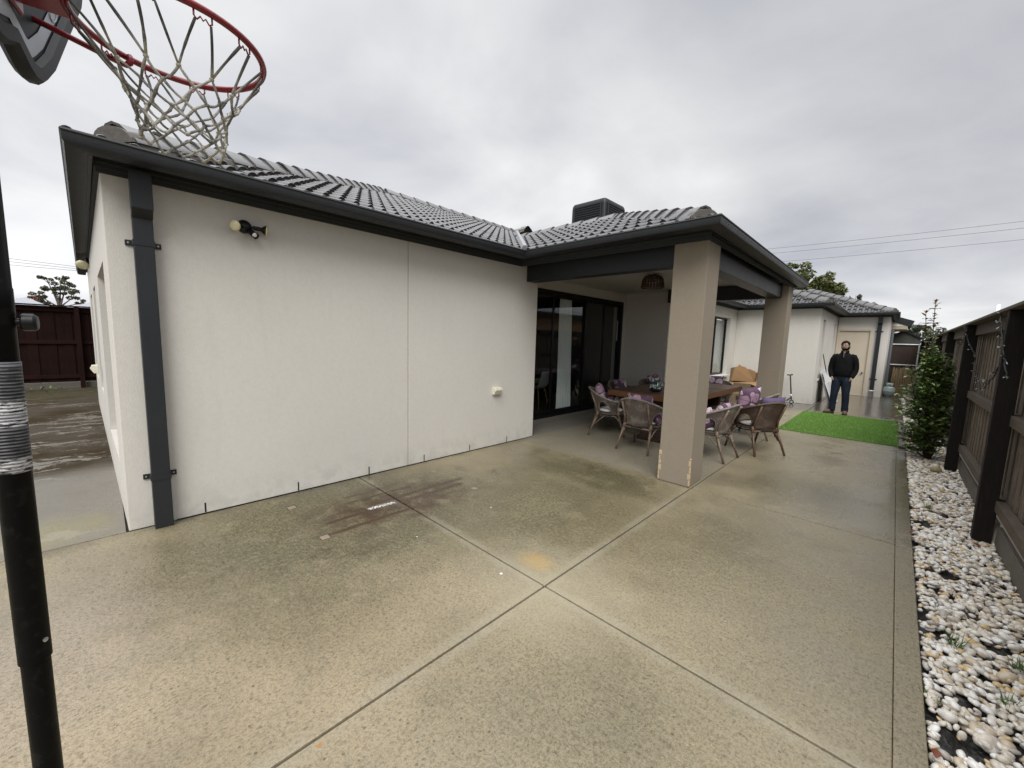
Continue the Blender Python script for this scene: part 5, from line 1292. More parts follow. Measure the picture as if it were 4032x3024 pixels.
def man():
    root = empty('person', (-.905, 12.50, 0), R(-2), 'man in black zip-neck jumper and jeans standing hands in pockets behind the lawn', 'person')
    # faces -y; x is to his left as seen by the camera on the right
    N = [(0, 0, .96, .13, .10), (0, .0, 1.15, .14, .10), (0, .0, 1.34, .15, .10), (0, .012, 1.47, .075, .065), (0, .004, 1.545, .057, .058), (0, -.012, 1.61, .062, .078), (0, -.010, 1.675, .073, .094), (0, .0, 1.735, .066, .084), (0, .004, 1.772, .035, .045),
         (.150, .012, 1.385, .040, .040), (.214, .032, 1.24, .032, .032), (.222, .020, 1.08, .030, .030), (.190, -.078, .925, .026, .024), (.172, -.098, .880, .032, .019), (.150, -.070, .82, .028, .016),
         (-.150, .012, 1.385, .040, .040), (-.214, .032, 1.24, .032, .032), (-.222, .020, 1.08, .030, .030), (-.190, -.078, .925, .026, .024), (-.172, -.098, .880, .032, .019), (-.150, -.070, .82, .028, .016),
         (.09, 0, .80, .05, .05), (.108, -.01, .48, .04, .04), (.122, .005, .09, .03, .03), (-.09, 0, .80, .05, .05), (-.108, -.01, .48, .04, .04), (-.122, .005, .09, .03, .03)]
    Ed = [(0, 1), (1, 2), (2, 3), (3, 4), (4, 5), (5, 6), (6, 7), (7, 8), (2, 9), (9, 10), (10, 11), (11, 12), (12, 13), (13, 14), (2, 15), (15, 16), (16, 17), (17, 18), (18, 19), (19, 20), (0, 21), (21, 22), (22, 23), (0, 24), (24, 25), (25, 26)]
    skin_mesh('body', N, Ed, M['skin'], root)
    hd = empty('head_pivot', (0, 0, 0)); bpy.data.objects.remove(hd)
    # jumper: lofted torso with sleeves
    b = MB(); loft(b, [(0, 0, .925, .152, .120), (0, 0, .932, .168, .132), (0, 0, .965, .172, .136), (0, 0, .98, .177, .143), (.004, -.004, 1.08, .178, .146), (.002, 0, 1.20, .174, .134), (0, .004, 1.30, .180, .128), (0, .008, 1.375, .180, .120), (0, .012, 1.425, .160, .108), (0, .014, 1.462, .124, .094), (0, .013, 1.495, .084, .080)], 28)
    for s in (-1, 1):
        b.tube([(s*.115, .012, 1.425), (s*.165, .014, 1.405), (s*.196, .022, 1.335), (s*.218, .032, 1.24), (s*.232, .040, 1.14), (s*.230, .020, 1.065), (s*.212, -.030, .99), (s*.192, -.075, .930), (s*.186, -.085, .912)], [.060, .074, .073, .067, .062, .060, .055, .049, .044], 16)
    b.build('jumper', M['knit'], root, smooth=True)
    b = MB(); pr = []
    for i, (z, r1, r2, cy) in enumerate([(1.475, .092, .088, .012), (1.505, .080, .078, .012), (1.535, .074, .074, .010), (1.560, .078, .078, .012), (1.548, .069, .069, .010)]):
        pr.append([Vector((r1*math.sin(t), cy+r2*math.cos(t), z-(.018 if abs(t) > 2.5 and i > 1 else 0))) for t in [R(-162+324*k/26) for k in range(27)]])
    b.grid(pr); b.build('collar', M['knit'], root, smooth=True, solid=.006)
    b = MB(); b.box(-.004, .004, -.138, -.095, 1.395, 1.50); b.build('zip', M['zinc'], root)
    b = MB(); loft(b, [(0, 0, 1.0, .150, .115), (0, 0, .96, .165, .128), (0, .010, .90, .172, .128), (0, .014, .84, .176, .118), (0, .010, .795, .168, .098), (0, .005, .77, .10, .06)], 28)
    for s in (-1, 1):
        b.tube([(s*.080, -.004, .90), (s*.084, -.004, .83), (s*.090, -.002, .76), (s*.098, -.004, .66), (s*.106, -.016 if s > 0 else -.022, .52), (s*.112, -.014 if s > 0 else -.022, .45), (s*.117, .004, .32), (s*.121, .006, .20), (s*.124, .003, .14), (s*.124, .005, .105), (s*.124, .004, .07)], [.090, .102, .101, .091, .077, .074, .072, .067, .073, .068, .071], 20)
    b.build('jeans', M['denim'], root, smooth=True)
    # boots: image-left boot turned out, the other towards the camera
    for x, rz in ((-.128, R(-48)), (.130, R(8))):
        k = MB(); loft(k, [(0, .0, .015, .046, .050), (0, -.035, .012, .048, .090), (0, -.06, .03, .050, .125, .85), (0, -.058, .06, .047, .118, .85), (0, -.03, .085, .043, .085), (0, .0, .11, .042, .055), (0, .006, .16, .044, .052)][2:], 20)
        o = k.build('boot', M['boot'], root, smooth=True); o.location = (x, .005, 0); o.rotation_euler = (0, 0, rz)
        k = MB(); loft(k, [(0, -.06, .0, .050, .126, .85), (0, -.06, .028, .053, .130, .85)], 20); k.build('sole', M['sole'], o)
    # head details, turned a little to the image left
    HM = Matrix.Translation((0, -.008, 1.675)) @ Matrix.Rotation(R(-10), 4, 'Z') @ Matrix.Rotation(R(-4), 4, 'Y') @ Matrix.Rotation(R(6), 4, 'X')
    def hb(b, name, m, **kw):
        b.v = [tuple(HM @ Vector(v)) for v in b.v]; return b.build(name, m, root, **kw)
    b = MB(); P = []
    for i in range(9):
        a = R(4+86*i/8); row = []
        for k in range(29):
            t = 2*PI*k/28; front = -math.sin(t)
            lim = R(54) if front > .55 else (R(90) if front > -.1 else R(112)); aa = min(a*(lim/R(90)) if lim < R(90) else a*lim/R(90), lim)
            rr = (.0835 if abs(front) < .8 else .0835); row.append(Vector((rr*math.sin(aa)*math.cos(t)*.98, .004+.107*math.sin(aa)*math.sin(t), .018+.098*math.cos(aa))))
        P.append(row)
    b.grid(P); hb(b, 'hair', M['hair'], smooth=True, solid=.010)
    b = MB(); P = []
    for i in range(8):
        z = -.012-.098*i/7; row = []
        for k in range(25):
            t = R(-105+210*k/24); lo = max(0, (i-4)/3); rx = .0795-.026*lo; ry = .101-.018*lo
            zz = z+(.0 if i else 0); 
            if i < 4 and abs(t) < R(46): zz = min(zz, -.062-.004*i)
            elif i < 3 and abs(t) < R(72): zz = min(zz, -.040-.004*i)
            row.append(Vector((rx*math.sin(t), -.002-ry*math.cos(t)*.985, zz)))
        P.append(row)
    b.grid(P); hb(b, 'beard', M['hair'], smooth=True, solid=.004)
    b = MB(); b.tube([(-.030, -.092, -.056), (-.014, -.103, -.046), (0, -.106, -.043), (.014, -.103, -.046), (.030, -.092, -.056)], [.004, .006, .006, .006, .004], 6); hb(b, 'moustache', M['hair'], smooth=True)
    b = MB(); b.add([(-.009, -.098, .018), (.009, -.098, .018), (-.018, -.098, -.030), (.018, -.098, -.030), (0, -.110, .012), (0, -.130, -.024), (0, -.104, -.036)], [(0, 4, 5, 2), (4, 1, 3, 5), (2, 5, 6), (5, 3, 6), (0, 1, 4)]); hb(b, 'nose', M['skin'], smooth=True, sub=1)
    b = MB(); b.ball((0, -.104, -.060), (.024, .008, .007), 12, 6); hb(b, 'mouth', M['lip'], smooth=True)
    for s in (-1, 1):
        b = MB(); b.ball((s*.031, -.090, .012), (.013, .008, .006), 10, 6); hb(b, 'eye', M['eye'], smooth=True)
        b = MB(); b.tube([(s*.014, -.101, .026), (s*.032, -.099, .031), (s*.052, -.083, .025)], [.004, .005, .003], 6); hb(b, 'eyebrow', M['hair'], smooth=True)
        b = MB(); b.ball((s*.079, .012, -.004), (.010, .020, .032), 10, 7); hb(b, 'ear', M['skin'], smooth=True)
man()

# ------------------------------------------------------------------ things by the rear wing
def scooter():
    root = empty('kick_scooter', (-2.02, 13.58, 0), R(-104), 'black kick scooter with white wheel leaning against the rear cream wall', 'scooter')
    # local +y is forward
    def wheel(y):
        k = MB(); mx = frame((0, y, .055), (1, 0, 0)); k.lathe([(.034, -.013), (.052, -.013), (.056, -.006), (.056, .006), (.052, .013), (.034, .013)], 24, mx, cap0=False, cap1=False); w = k.build('wheel', M['rubber'], root, smooth=True)
        k = MB(); k.lathe([(.0, -.011), (.012, -.013), (.036, -.009), (.036, .009), (.012, .013), (0, .011)], 20, mx, cap0=False, cap1=False); k.build('hub', M['whiteplastic'], w)
    wheel(.0); wheel(-.56)
    b = MB(); b.box(-.05, .05, -.48, -.10, .065, .085); b.build('deck', M['steelgrey'], root, bevel=.004)
    b = MB(); b.tube([(0, -.12, .078), (0, -.02, .17), (0, -.035, .20)], .018, 8); b.build('neck', M['steelgrey'], root, smooth=True)
    b = MB(); b.tube([(-.02, 0, .055), (-.02, -.012, .13), (.02, -.012, .13), (.02, 0, .055)], .008, 6); b.build('fork', M['steelgrey'], root)
    b = MB(); b.tube([(0, -.012, .12), (0, -.10, .80)], .017, 10); b.build('stem', M['black'], root, smooth=True)
    b = MB(); b.tube([(0, -.022, .20), (0, -.035, .27)], .024, 12); b.build('clamp', M['whiteplastic'], root, smooth=True)
    b = MB(); b.tube([(-.13, -.11, .815), (0, -.102, .81), (.13, -.11, .815)], .013, 8); hb = b.build('handlebar', M['black'], root, smooth=True)
    for s in (-1, 1): b = MB(); b.tube([(s*.06, -.105, .813), (s*.145, -.111, .816)], .018, 10); b.build('grip', M['rubber'], hb, smooth=True)
    root.rotation_euler = (0, R(0), R(-104))
scooter()
def carton():
    root = empty('cardboard_box', (-3.28, 13.42, 0), 0, 'torn open brown cardboard carton with flaps up in the corner of the rear walls', 'box')
    t = .006
    def sheet(name, pts, m=M['card'], par=None):
        b = MB(); n = len(pts); b.add(pts, [tuple(range(n))]); return b.build(name, m, par or root, solid=t)
    x0, x1, y0, y1, h = -.33, .33, -.42, .36, .50
    for nm, p in (('side', [(x0, y0, 0), (x1, y0, 0), (x1, y0, h), (x0, y0, h)]), ('side', [(x0, y1, 0), (x1, y1, 0), (x1, y1, h), (x0, y1, h)]), ('side', [(x0, y0, 0), (x0, y1, 0), (x0, y1, h), (x0, y0, h)]), ('side', [(x1, y0, 0), (x1, y1, 0), (x1, y1, h), (x1, y0, h)]), ('bottom', [(x0, y0, .005), (x1, y0, .005), (x1, y1, .005), (x0, y1, .005)])):
        sheet(nm, p, M['carddark'])
    sheet('flap', [(x0-.06, y1-.06, h), (x1-.07, y1-.02, h), (x1-.06, y1, h+.30), (x1-.09, y1, h+.33), (.09, y1+.02, h+.39), (.03, y1+.02, h+.38), (-.03, y1+.02, h+.43), (-.15, y1+.01, h+.47), (-.22, y1+.01, h+.52), (-.235, y1, h+.45), (-.33, y1-.02, h+.42)])
    sheet('flap', [(x1-.07, y1-.02, h), (x1-.06, y1, h+.30), (x1+.03, y1-.10, h+.30), (x1-.01, y1-.14, h)])
    sheet('flap', [(x0-.06, y1-.06, h-.02), (-.33, y1-.02, h+.42), (-.44, y1-.16, h+.38), (-.42, y1-.22, h-.1)], M['carddark'])
    sheet('flap', [(-.14, y0, h), (x1, y0, h-.0), (x1+.30, y0+.10, h-.12), (x1+.30, y0+.28, h+.03), (x1-.05, y1-.10, h+.02)])
    sheet('flap', [(x0, y0, h), (-.10, y0, h), (-.16, y0-.16, h-.18), (x0-.02, y0-.18, h-.19)])
    b = MB(); b.box(-.30, -.24, y0-.010, y0-.005, .20, .47); b.build('sticker', M['whiteplastic'], root)
carton()
def lowbox(x, y, rz, sx, sy, sz, lab):
    root = empty('cardboard_box', (x, y, 0), rz, lab, 'box')
    b = MB(); b.box(-sx, sx, -sy, sy, 0, sz); b.build('body', M['carddark'], root, bevel=.004)
    b = MB()
    for q in (-.10, .02):
        b.box(q-.022, q+.022, -sy-.003, -sy-.0005, sz*.30, sz*.72); b.prism([(q-.04, sz*.62), (q+.04, sz*.62), (q, sz*.85)], -sy-.003, -sy-.0008, 0, Matrix(((1, 0, 0, 0), (0, 0, 1, 0), (0, 1, 0, 0), (0, 0, 0, 1))))
    b.build('arrow_print', M['print'], root)
lowbox(-3.05, 12.55, R(12), .30, .22, .26, 'flat brown carton with black arrows on the paving in front of the open carton')
def leaning_board(y, z0, h, L, lean, m, lab, off):
    root = empty('framed_board', (-1.595+off, y, 0), 0, lab, 'board', 'boards stacked against the rear wing wall')
    a = math.asin(min(.95, lean/h)); M4 = Matrix.Translation((lean, 0, 0)) @ Matrix.Rotation(-a, 4, 'Y')
    b = MB(); b.box(.0, .025, -L/2+.03, L/2-.03, .03, h-.03, 0, M4); b.build('face', m, root)
    b = MB()
    for q in ((-L/2, L/2, 0, .03), (-L/2, L/2, h-.03, h), (-L/2, -L/2+.03, .03, h-.03), (L/2-.03, L/2, .03, h-.03)): b.box(-.004, .032, q[0], q[1], q[2], q[3], 0, M4)
    b.build('frame', M['whiteframe'], root)
leaning_board(15.35, 0, .95, 1.3, .26, M['panelgrey'], 'tallest white framed board leaning against the slit-window wall', .02)
leaning_board(15.15, 0, .93, 1.2, .27, M['whiteplastic'], 'white framed board in the middle of the leaning stack', .10)
leaning_board(14.95, 0, .66, 1.0, .24, M['panelgrey'], 'lowest white framed board at the front of the leaning stack', .18)
b = MB(); b.tube([(-1.30, 15.5, 0), (-1.545, 14.9, 1.30)], .012, 8); o = b.build('broom', M['black'], smooth=True); tag(o, 'thin broom handle with green tip leaning on the slit-window wall', 'broom')
b = MB(); b.tube([(-1.545, 14.9, 1.30), (-1.567, 14.845, 1.42)], .014, 8); b.build('grip', M['green'], o, smooth=True)
def gas():
    root = empty('gas_cylinder', (-.075, 19.05, 0), 0, 'pale green gas cylinder standing on wet paving beside the rear corner', 'gas cylinder')
    b = MB(); b.lathe([(.105, .0), (.105, .03), (.08, .032)], 26, cap0=False, cap1=False); b.build('foot_ring', M['gascyl'], root, smooth=True, solid=.004)
    b = MB(); b.lathe([(0, .02), (.09, .025), (.135, .05), (.155, .09), (.157, .17), (.1585, .172), (.1585, .180), (.157, .182), (.156, .265), (.147, .295), (.12, .318), (.07, .332), (0, .335)], 30, cap0=False, cap1=False); b.build('body', M['gascyl'], root, smooth=True)
    b = MB(); P = []
    for z in (.318, .39, .455): P.append([Vector((.088*math.cos(t), .092*math.sin(t), z)) for t in [R(-60+300*k/30) for k in range(31)]])
    b.grid(P); b.build('valve_guard', M['gascyl'], root, smooth=True, solid=.005)
    b = MB(); b.lathe([(.02, .35), (.02, .39), (.03, .392), (.03, .41), (0, .412)], 14, cap1=False); b.build('valve', M['zinc'], root)
gas()
def bamboo():
    b = MB(); rnd = random.Random(9); x = -.05
    while x < .62:
        w = rnd.uniform(.010, .016); b.tube([(x, 20.0+rnd.uniform(-.01, .01), 0), (x+rnd.uniform(-.008, .008), 20.05, .50), (x+rnd.uniform(-.01, .01), 20.1, .97+rnd.uniform(-.05, .03))], w*.55, 5); x += w
    tag(b.build('bamboo_screen', M['bamboo']), 'faded bamboo screen standing behind the gas cylinder', 'screen')
bamboo()
def gate():
    root = empty('garden_gate', (.18, 20.5, 0), 0, 'tall gate of white metal tube frame beside the rear corner of the house', 'gate')
    b = MB()
    for x in (-.37, .37): b.tube([(x, 0, 0), (x, 0, 1.83)], .022, 8)
    for z in (1.82, 1.07, .12): b.tube([(-.37, 0, z), (.37, 0, z)], .019, 8)
    b.build('frame', M['whiteframe'], root)
    b = MB()
    for k in range(6): x = -.345+.115*k; b.box(x+.002, x+.113, .022, .034, .10, 1.80)
    b.build('board_panel', M['rustfence'], root)
gate()
def wall_fence(name, lab, axis, c, a0, a1, h, m, mr, spacing=2.75, face=-1, post0=0, w=.115, mp=None, pale=.098, pdepth=.075, cap=True, plinth=.15, midz=(1.05, .32)):
    """a paling fence along y (axis 'y') at x=c or along x at y=c; posts and rails on the side given by face"""
    root = empty(name, (c, (a0+a1)/2, 0) if axis == 'y' else ((a0+a1)/2, c, 0), 0, lab, 'fence')
    rnd = random.Random(int(abs(c)*100)+7)
    def bx(b, u0, u1, o0, o1, z0, z1):
        if axis == 'y': b.box(c+min(o0, o1), c+max(o0, o1), u0, u1, z0, z1)
        else: b.box(u0, u1, c+min(o0, o1), c+max(o0, o1), z0, z1)
    b = MB(); u = a0; k_ = 0
    while u < a1:
        ww = pale+rnd.uniform(-.006, .008); j = rnd.uniform(0, .006); lap = .016*(k_ % 2); k_ += 1
        bx(b, u-.012, u+ww+.012, .002+lap+j*.3, .0165+lap+j*.3, .16 if plinth else .02, h-.03-rnd.uniform(0, .012)); u += ww
    b.build('palings', m, root, world=True)
    f = face; p = post0
    posts = []
    while p < a1: posts.append(p); p += spacing
    for p in posts:
        k = MB(); bx(k, p-.045, p+.045, f*.045, f*.16, -.1, h-.03); k.build('post', mp or M['post'], root, world=True, bevel=.005)
    for z in midz:
        for p, q in zip([a0]+posts, posts+[a1]):
            if q-p < .3: continue
            k = MB(); bx(k, p+.046 if p != a0 else p, q-.046 if q != a1 else q, f*.001, f*.062, z-.045, z+.045); k.build('rail', mr, root, world=True, bevel=.004)
    for p, q in zip([a0]+posts, posts+[a1]):
        if q-p < .3: continue
        k = MB(); bx(k, p+.046 if p != a0 else p, q-.046 if q != a1 else q, f*.001, f*.075, h-.16, h-.034); k.build('top_rail', mr, root, world=True, bevel=.004)
    if plinth:
        for p, q in zip([a0]+posts, posts+[a1]):
            if q-p < .3: continue
            k = MB(); bx(k, p+.047 if p != a0 else p, q-.047 if q != a1 else q, f*.0005, f*.030, -.1, plinth); k.build('plinth_board', M['sleeper'], root, world=True, bevel=.004)
    if cap:
        k = MB(); bx(k, a0, a1, f*.17, .045, h-.028, h); k.build('capping', mr, root, world=True, bevel=.004)
    return root
wall_fence('timber_fence', 'weathered dark timber paling fence along the pebble bed on the right', 'y', .785, 1.5, 22.5, 1.985, M['paling'], M['rail'], 2.80, -1, 2.42)
wall_fence('timber_fence', 'dark red-brown paling fence closing the end of the side path', 'y', -15.2, -9, 7, 2.09, M['redfence'], M['redrail'], 2.7, 1, -.40-2.7*3, mp=M['redfence'], pale=.15, midz=(1.17, .30))
wall_fence('timber_fence', 'rust-stained dark paling fence beyond the white framed gate', 'x', 22.6, -.25, .74, 1.85, M['rustfence'], M['rustfence'], 2.7, -1, .9, pale=.14)
# fairy lights on the right fence
def fairy(path, lab, seed):
    rnd = random.Random(seed); b = MB(); pts = [Vector(p) for p in path]; fine = []
    for a, c in zip(pts, pts[1:]):
        for k in range(6): fine.append(a.lerp(c, k/6)+Vector((rnd.uniform(-.004, .004), rnd.uniform(-.012, .012), rnd.uniform(-.008, .008))))
    fine.append(pts[-1]); b.tube(fine, .0055, 5)
    o = b.build('string_lights', M['rubber'], smooth=True); tag(o, lab, 'string lights', 'fairy light strands on the timber fence')
    k = 2
    while k < len(fine):
        q = fine[k]; d = Vector((rnd.uniform(-.4, .1), rnd.uniform(-1, 1), rnd.uniform(-.4, .4))).normalized(); s = MB(); s.tube([q, q+d*.030], [.0045, .0055], 5); h = s.build('bulb_holder', M['rubber'], o)
        s = MB(); s.tube([q+d*.028, q+d*.045, q+d*.055], [.0038, .0042, .0015], 6); s.build('bulb', M['bulb'], h); k += rnd.choice((2, 3, 3))
fairy([(.60, 7.90, 1.93), (.63, 7.80, 1.78), (.69, 7.49, 1.58), (.70, 7.46, 1.486), (.70, 7.25, 1.37), (.70, 6.97, 1.274), (.69, 6.73, 1.21), (.69, 6.40, 1.245), (.70, 6.2, 1.32), (.70, 5.98, 1.39), (.70, 5.93, 1.47)], 'drooping strand of fairy lights between the two nearest fence posts', 1)
fairy([(.608, 5.40, 1.94), (.60, 5.33, 1.90), (.60, 5.22, 1.83), (.602, 5.10, 1.71), (.605, 4.98, 1.61), (.61, 4.86, 1.51), (.62, 4.75, 1.4)], 'strand of fairy lights hanging on the fence post at the right picture edge', 2)
fairy([(.70, 9.07, 1.90), (.71, 9.03, 1.80), (.71, 9.2, 1.76), (.72, 9.95, 1.68)], 'short strand of fairy lights just right of the shrub top', 3)

# ------------------------------------------------------------------ plants
def leaf_faces(b, c, d, up, L, W, fold=.35, droop=.25, mi=0):
    """one pointed leaf of 6 faces, base at c along d"""
    d = d.normalized(); s = d.cross(up)
    if s.length < 1e-4: s = Vector((1, 0, 0))
    s.normalize(); n = s.cross(d)
    pr = [(0, .06), (.3, .85), (.62, .9), (1.0, .0)]; vs = []
    for t, w in pr:
        m = c+d*(L*t)-n*0-Vector((0, 0, 1))*(droop*L*t*t); vs += [m+s*(w*W/2)+n*(fold*w*W/2), m, m-s*(w*W/2)+n*(fold*w*W/2)]
    b.add(vs, [(0, 1, 4, 3), (1, 2, 5, 4), (3, 4, 7, 6), (4, 5, 8, 7), (6, 7, 10), (7, 8, 10)], mi)
def shrub():
    root = empty('shrub', (.50, 8.62, -.02), 0, 'tall glossy green shrub with red new leaves in the pebble bed by the fence', 'shrub')
    rnd = random.Random(21); st = MB(); lf = MB(); rd = lf
    def stem(p0, p1, r0, r1, n=5):
        m = (p0+p1)/2+Vector((rnd.uniform(-.04, .04), rnd.uniform(-.04, .04), rnd.uniform(-.02, .05))); q = bez(p0, m, p1, n); st.tube(q, [r0+(r1-r0)*i/n for i in range(n+1)], 5); return q
    tops = [(-.17, -.05, 2.33), (-.25, .02, 2.18), (-.02, .12, 1.62), (.12, .0, 1.50), (-.36, -.1, 1.42), (.02, -.2, 1.5), (-.12, .2, 1.80), (.15, .15, 1.4), (-.22, .16, 1.62)]
    shoots = []
    for t in tops:
        t = Vector(t); b0 = Vector((t.x*.12, t.y*.12, 0)); q = stem(b0, t, .014, .004, 8); shoots.append((q, 1.0))
    def width(z):       # silhouette half-width of the bush by height
        pts = [(0, .15), (.2, .29), (.5, .37), (.9, .35), (1.2, .26), (1.45, .15), (1.7, .07), (2.4, .04)]
        for (a, wa), (c, wc) in zip(pts, pts[1:]):
            if a <= z <= c: return wa+(wc-wa)*(z-a)/(c-a)
        return .05
    for i in range(330):
        z = rnd.uniform(.06, 1.60); src = rnd.choice(shoots[:9])[0]
        k = min(range(len(src)), key=lambda j: abs(src[j].z-z*.8)); p = src[k]; a = rnd.uniform(0, 2*PI); wd = width(z)
        e = Vector((-.09+wd*math.cos(a)*rnd.uniform(.5, 1.12), wd*math.sin(a)*rnd.uniform(.5, 1.15), z+rnd.uniform(.0, .10))); e.x = min(e.x, .25)
        q = stem(p, e, .0045, .0018, 5); shoots.append((q, .8))
    for q, s in shoots:
        nn = 46 if s == 1.0 else 17
        for i in range(nn):
            f = rnd.uniform(.25 if s == 1.0 else .30, 1); j = min(len(q)-2, int(f*(len(q)-1))); p = q[j].lerp(q[j+1], f*(len(q)-1)-j)
            if p.z < .10: continue
            if p.z > 1.75 and rnd.random() < .05: continue
            a = rnd.uniform(0, 2*PI); d = Vector((math.cos(a), math.sin(a), rnd.uniform(-.1, .8) if p.z < 1.7 else rnd.uniform(.3, 1.3))); L = rnd.uniform(.060, .10); W = L*rnd.uniform(.40, .52)
            tgt = 1 if ((p.z > 1.90 and rnd.random() < .7) or (p.z > 1.2 and rnd.random() < .03)) else 0
            leaf_faces(lf, p, d, Vector((rnd.uniform(-.3, .3), rnd.uniform(-.3, .3), 1)), L*(1.2 if p.z > 1.8 else 1), W, droop=rnd.uniform(.1, .5), mi=tgt)
        if q[-1].z > 1.75:
            zz = 1.6
            while zz < q[-1].z-.03:
                j = max(i for i in range(len(q)) if q[i].z <= zz+.001 or i == 0); j = min(j, len(q)-2); pp = q[j].lerp(q[j+1], min(1, max(0, (zz-q[j].z)/max(.001, q[j+1].z-q[j].z)))); a = zz*37
                for sg in (0, PI): leaf_faces(lf, pp, Vector((math.cos(a+sg), math.sin(a+sg), .55)), Vector((0, 0, 1)), rnd.uniform(.09, .13), rnd.uniform(.038, .05), droop=.35, mi=1 if zz > 1.95 else 0)
                zz += .07
            for k in range(4): a = k*2.4; leaf_faces(lf, q[-1], Vector((math.cos(a), math.sin(a), 1.6)), Vector((0, 0, 1)), .075, .026, droop=.12, mi=1)
    st.build('stem', M['stem'], root, smooth=True); lf.build('foliage', [M['shrubleaf'], M['redleaf']], root)
shrub()
def grass_tuft(x, y, h, n, lab, seed):
    rnd = random.Random(seed); b = MB()
    for i in range(n):
        a = rnd.uniform(0, 2*PI); l = rnd.uniform(.3, 1)*h; p = Vector((x+rnd.gauss(0, .012), y+rnd.gauss(0, .012), -.04)); e = p+Vector((math.cos(a)*l*.6, math.sin(a)*l*.6, l)); s = Vector((-math.sin(a), math.cos(a), 0))*.0022; m = p.lerp(e, .5)+Vector((0, 0, l*.18))
        b.add([p-s, p+s, m+s*.8, m-s*.8, e], [(0, 1, 2, 3), (3, 2, 4)])
    tag(b.build('grass_tuft', M['weed']), lab, 'weed', 'weeds growing through the pebbles')
grass_tuft(.38, 5.82, .10, 46, 'green weed tuft among the pebbles near the big tan stone', 1)
grass_tuft(.394, 3.19, .11, 50, 'green weed tuft in the middle of the bed by a black mat patch', 2)
grass_tuft(.623, 3.20, .10, 34, 'weed tuft close to the fence at the right picture edge', 3)
grass_tuft(.274, 2.60, .07, 26, 'short weed tuft against the concrete edge strip', 4)
grass_tuft(.536, 2.84, .07, 30, 'pale weed tuft right of the largest black mat patch', 5)
for i, (x, y, r, lab) in enumerate([(.534, 4.13, .032, 'red-brown leaf lying on the middle of the pebble bed'), (.394, 3.78, .026, 'small red-brown leaf left of the pebble bed middle'), (.70, 4.14, .03, 'red-brown leaf against the fence plinth'), (.322, 4.94, .034, 'brown leaf on the pebbles beside the concrete edge'), (.655, 5.02, .04, 'wide red-brown leaf at the foot of the nearest fence post'), (.66, 7.85, .035, 'red-brown leaf at the foot of the second fence post'), (.299, 2.19, .028, 'red-brown leaf at the near end of the pebbles')]):
    b = MB(); a = i*1.3; leaf_faces(b, Vector((x-r, y, .008)), Vector((math.cos(a), math.sin(a), .1)), Vector((0, .2, 1)), r*2.2, r*1.1, .3, .15)
    tag(b.build('fallen_leaf', M['deadleaf'], smooth=True), lab, 'leaf', 'fallen leaves on the pebble bed')
b = MB(); b.ball((0, 0, 0), (.062, .05, .042), 22, 14); o = b.build('round_stone', M['bigstone'], smooth=True); o.location = (.533, 7.73, .022); o.rotation_euler = (0, .1, .5); tag(o, 'single large tan stone on the pale pebbles beside the shrub', 'stone')
b = MB(); a = 0; leaf_faces(b, Vector((-.02, 9.78, .03)), Vector((1, .3, .1)), Vector((0, .2, 1)), .07, .05); tag(b.build('fallen_leaf', M['deadleaf']), 'brown leaf lying on the green lawn near its timber edge', 'leaf')
# trees beyond the fences
def tree(name, loc, crown, limbs, trunk_r, m, lab, leaf=.12, seed=1, grp='trees beyond the fences and roofs'):
    """crown: (x,y,z,rx,ry,rz,n) clumps relative to loc"""
    rnd = random.Random(seed); rs = np.random.default_rng(seed); root = empty(name, loc, 0, lab, 'tree', grp)
    b = MB()
    fork = Vector((0, 0, limbs)); b.tube([(0, 0, -.2), (0.05*limbs, 0, limbs*.55), fork], [trunk_r, trunk_r*.75, trunk_r*.6], 8)
    for x, y, z, rx, ry, rz, n in crown:
        e = Vector((x, y, z)); mid = fork.lerp(e, .5)+Vector((rnd.uniform(-.2, .2), rnd.uniform(-.2, .2), -.1*rz)); b.tube(bez(fork, mid, e, 5), [trunk_r*.5, trunk_r*.4, trunk_r*.3, trunk_r*.24, trunk_r*.18, trunk_r*.1], 6)
        for k in range(4): q = e+Vector((rnd.uniform(-rx, rx), rnd.uniform(-ry, ry), rnd.uniform(-rz, rz)))*.75; b.tube([mid.lerp(e, .7), q], [trunk_r*.16, trunk_r*.05], 5)
    b.build('trunk', M['bark'], root, smooth=True)
    V = []; F = []; off = 0
    for x, y, z, rx, ry, rz, n in crown:
        sub = [(rs.normal(0, .45, 3)*np.array([rx, ry, rz])+np.array([x, y, z]), rs.uniform(.28, .48)) for _ in range(max(4, n//90))]
        for i in range(n):
            sc, sr = sub[i % len(sub)]; d = rs.normal(0, 1, 3); d /= np.linalg.norm(d); p = sc+d*sr*np.array([rx, ry, rz])*rs.uniform(.4, 1)**.5
            a = rs.normal(0, 1, 3); a /= np.linalg.norm(a); c = np.cross(a, rs.normal(0, 1, 3)); c /= np.linalg.norm(c); l = leaf*rs.uniform(.6, 1.4)
            V += [p-a*l, p+c*l*.42, p+a*l, p-c*l*.42]; F.append((off, off+1, off+2, off+3)); off += 4
    me = bpy.data.meshes.new('crown'); me.from_pydata([tuple(v) for v in V], [], F); me.materials.append(m); o = bpy.data.objects.new('crown', me); COL.objects.link(o); o.parent = root
tree('gum_tree', (-60, -2.7, 0), [(0, -.3, 5.2, 1, .95, .65, 620), (0, .55, 5.5, 1, .75, .55, 520), (.2, -1.3, 4.5, 1, .7, .42, 330), (0, 1.2, 4.6, 1, .6, .45, 330), (0, .1, 4.5, .8, .6, .4, 220), (0, -.7, 6.0, .8, .55, .35, 220), (0, .3, 6.2, .8, .5, .3, 200), (0, 1.6, 3.9, .8, .5, .4, 260), (0, -1.0, 3.6, .8, .6, .5, 320)], 3.3, .20, M['gum'], 'spreading grey-green gum tree over the red-brown fence', .11, 5)
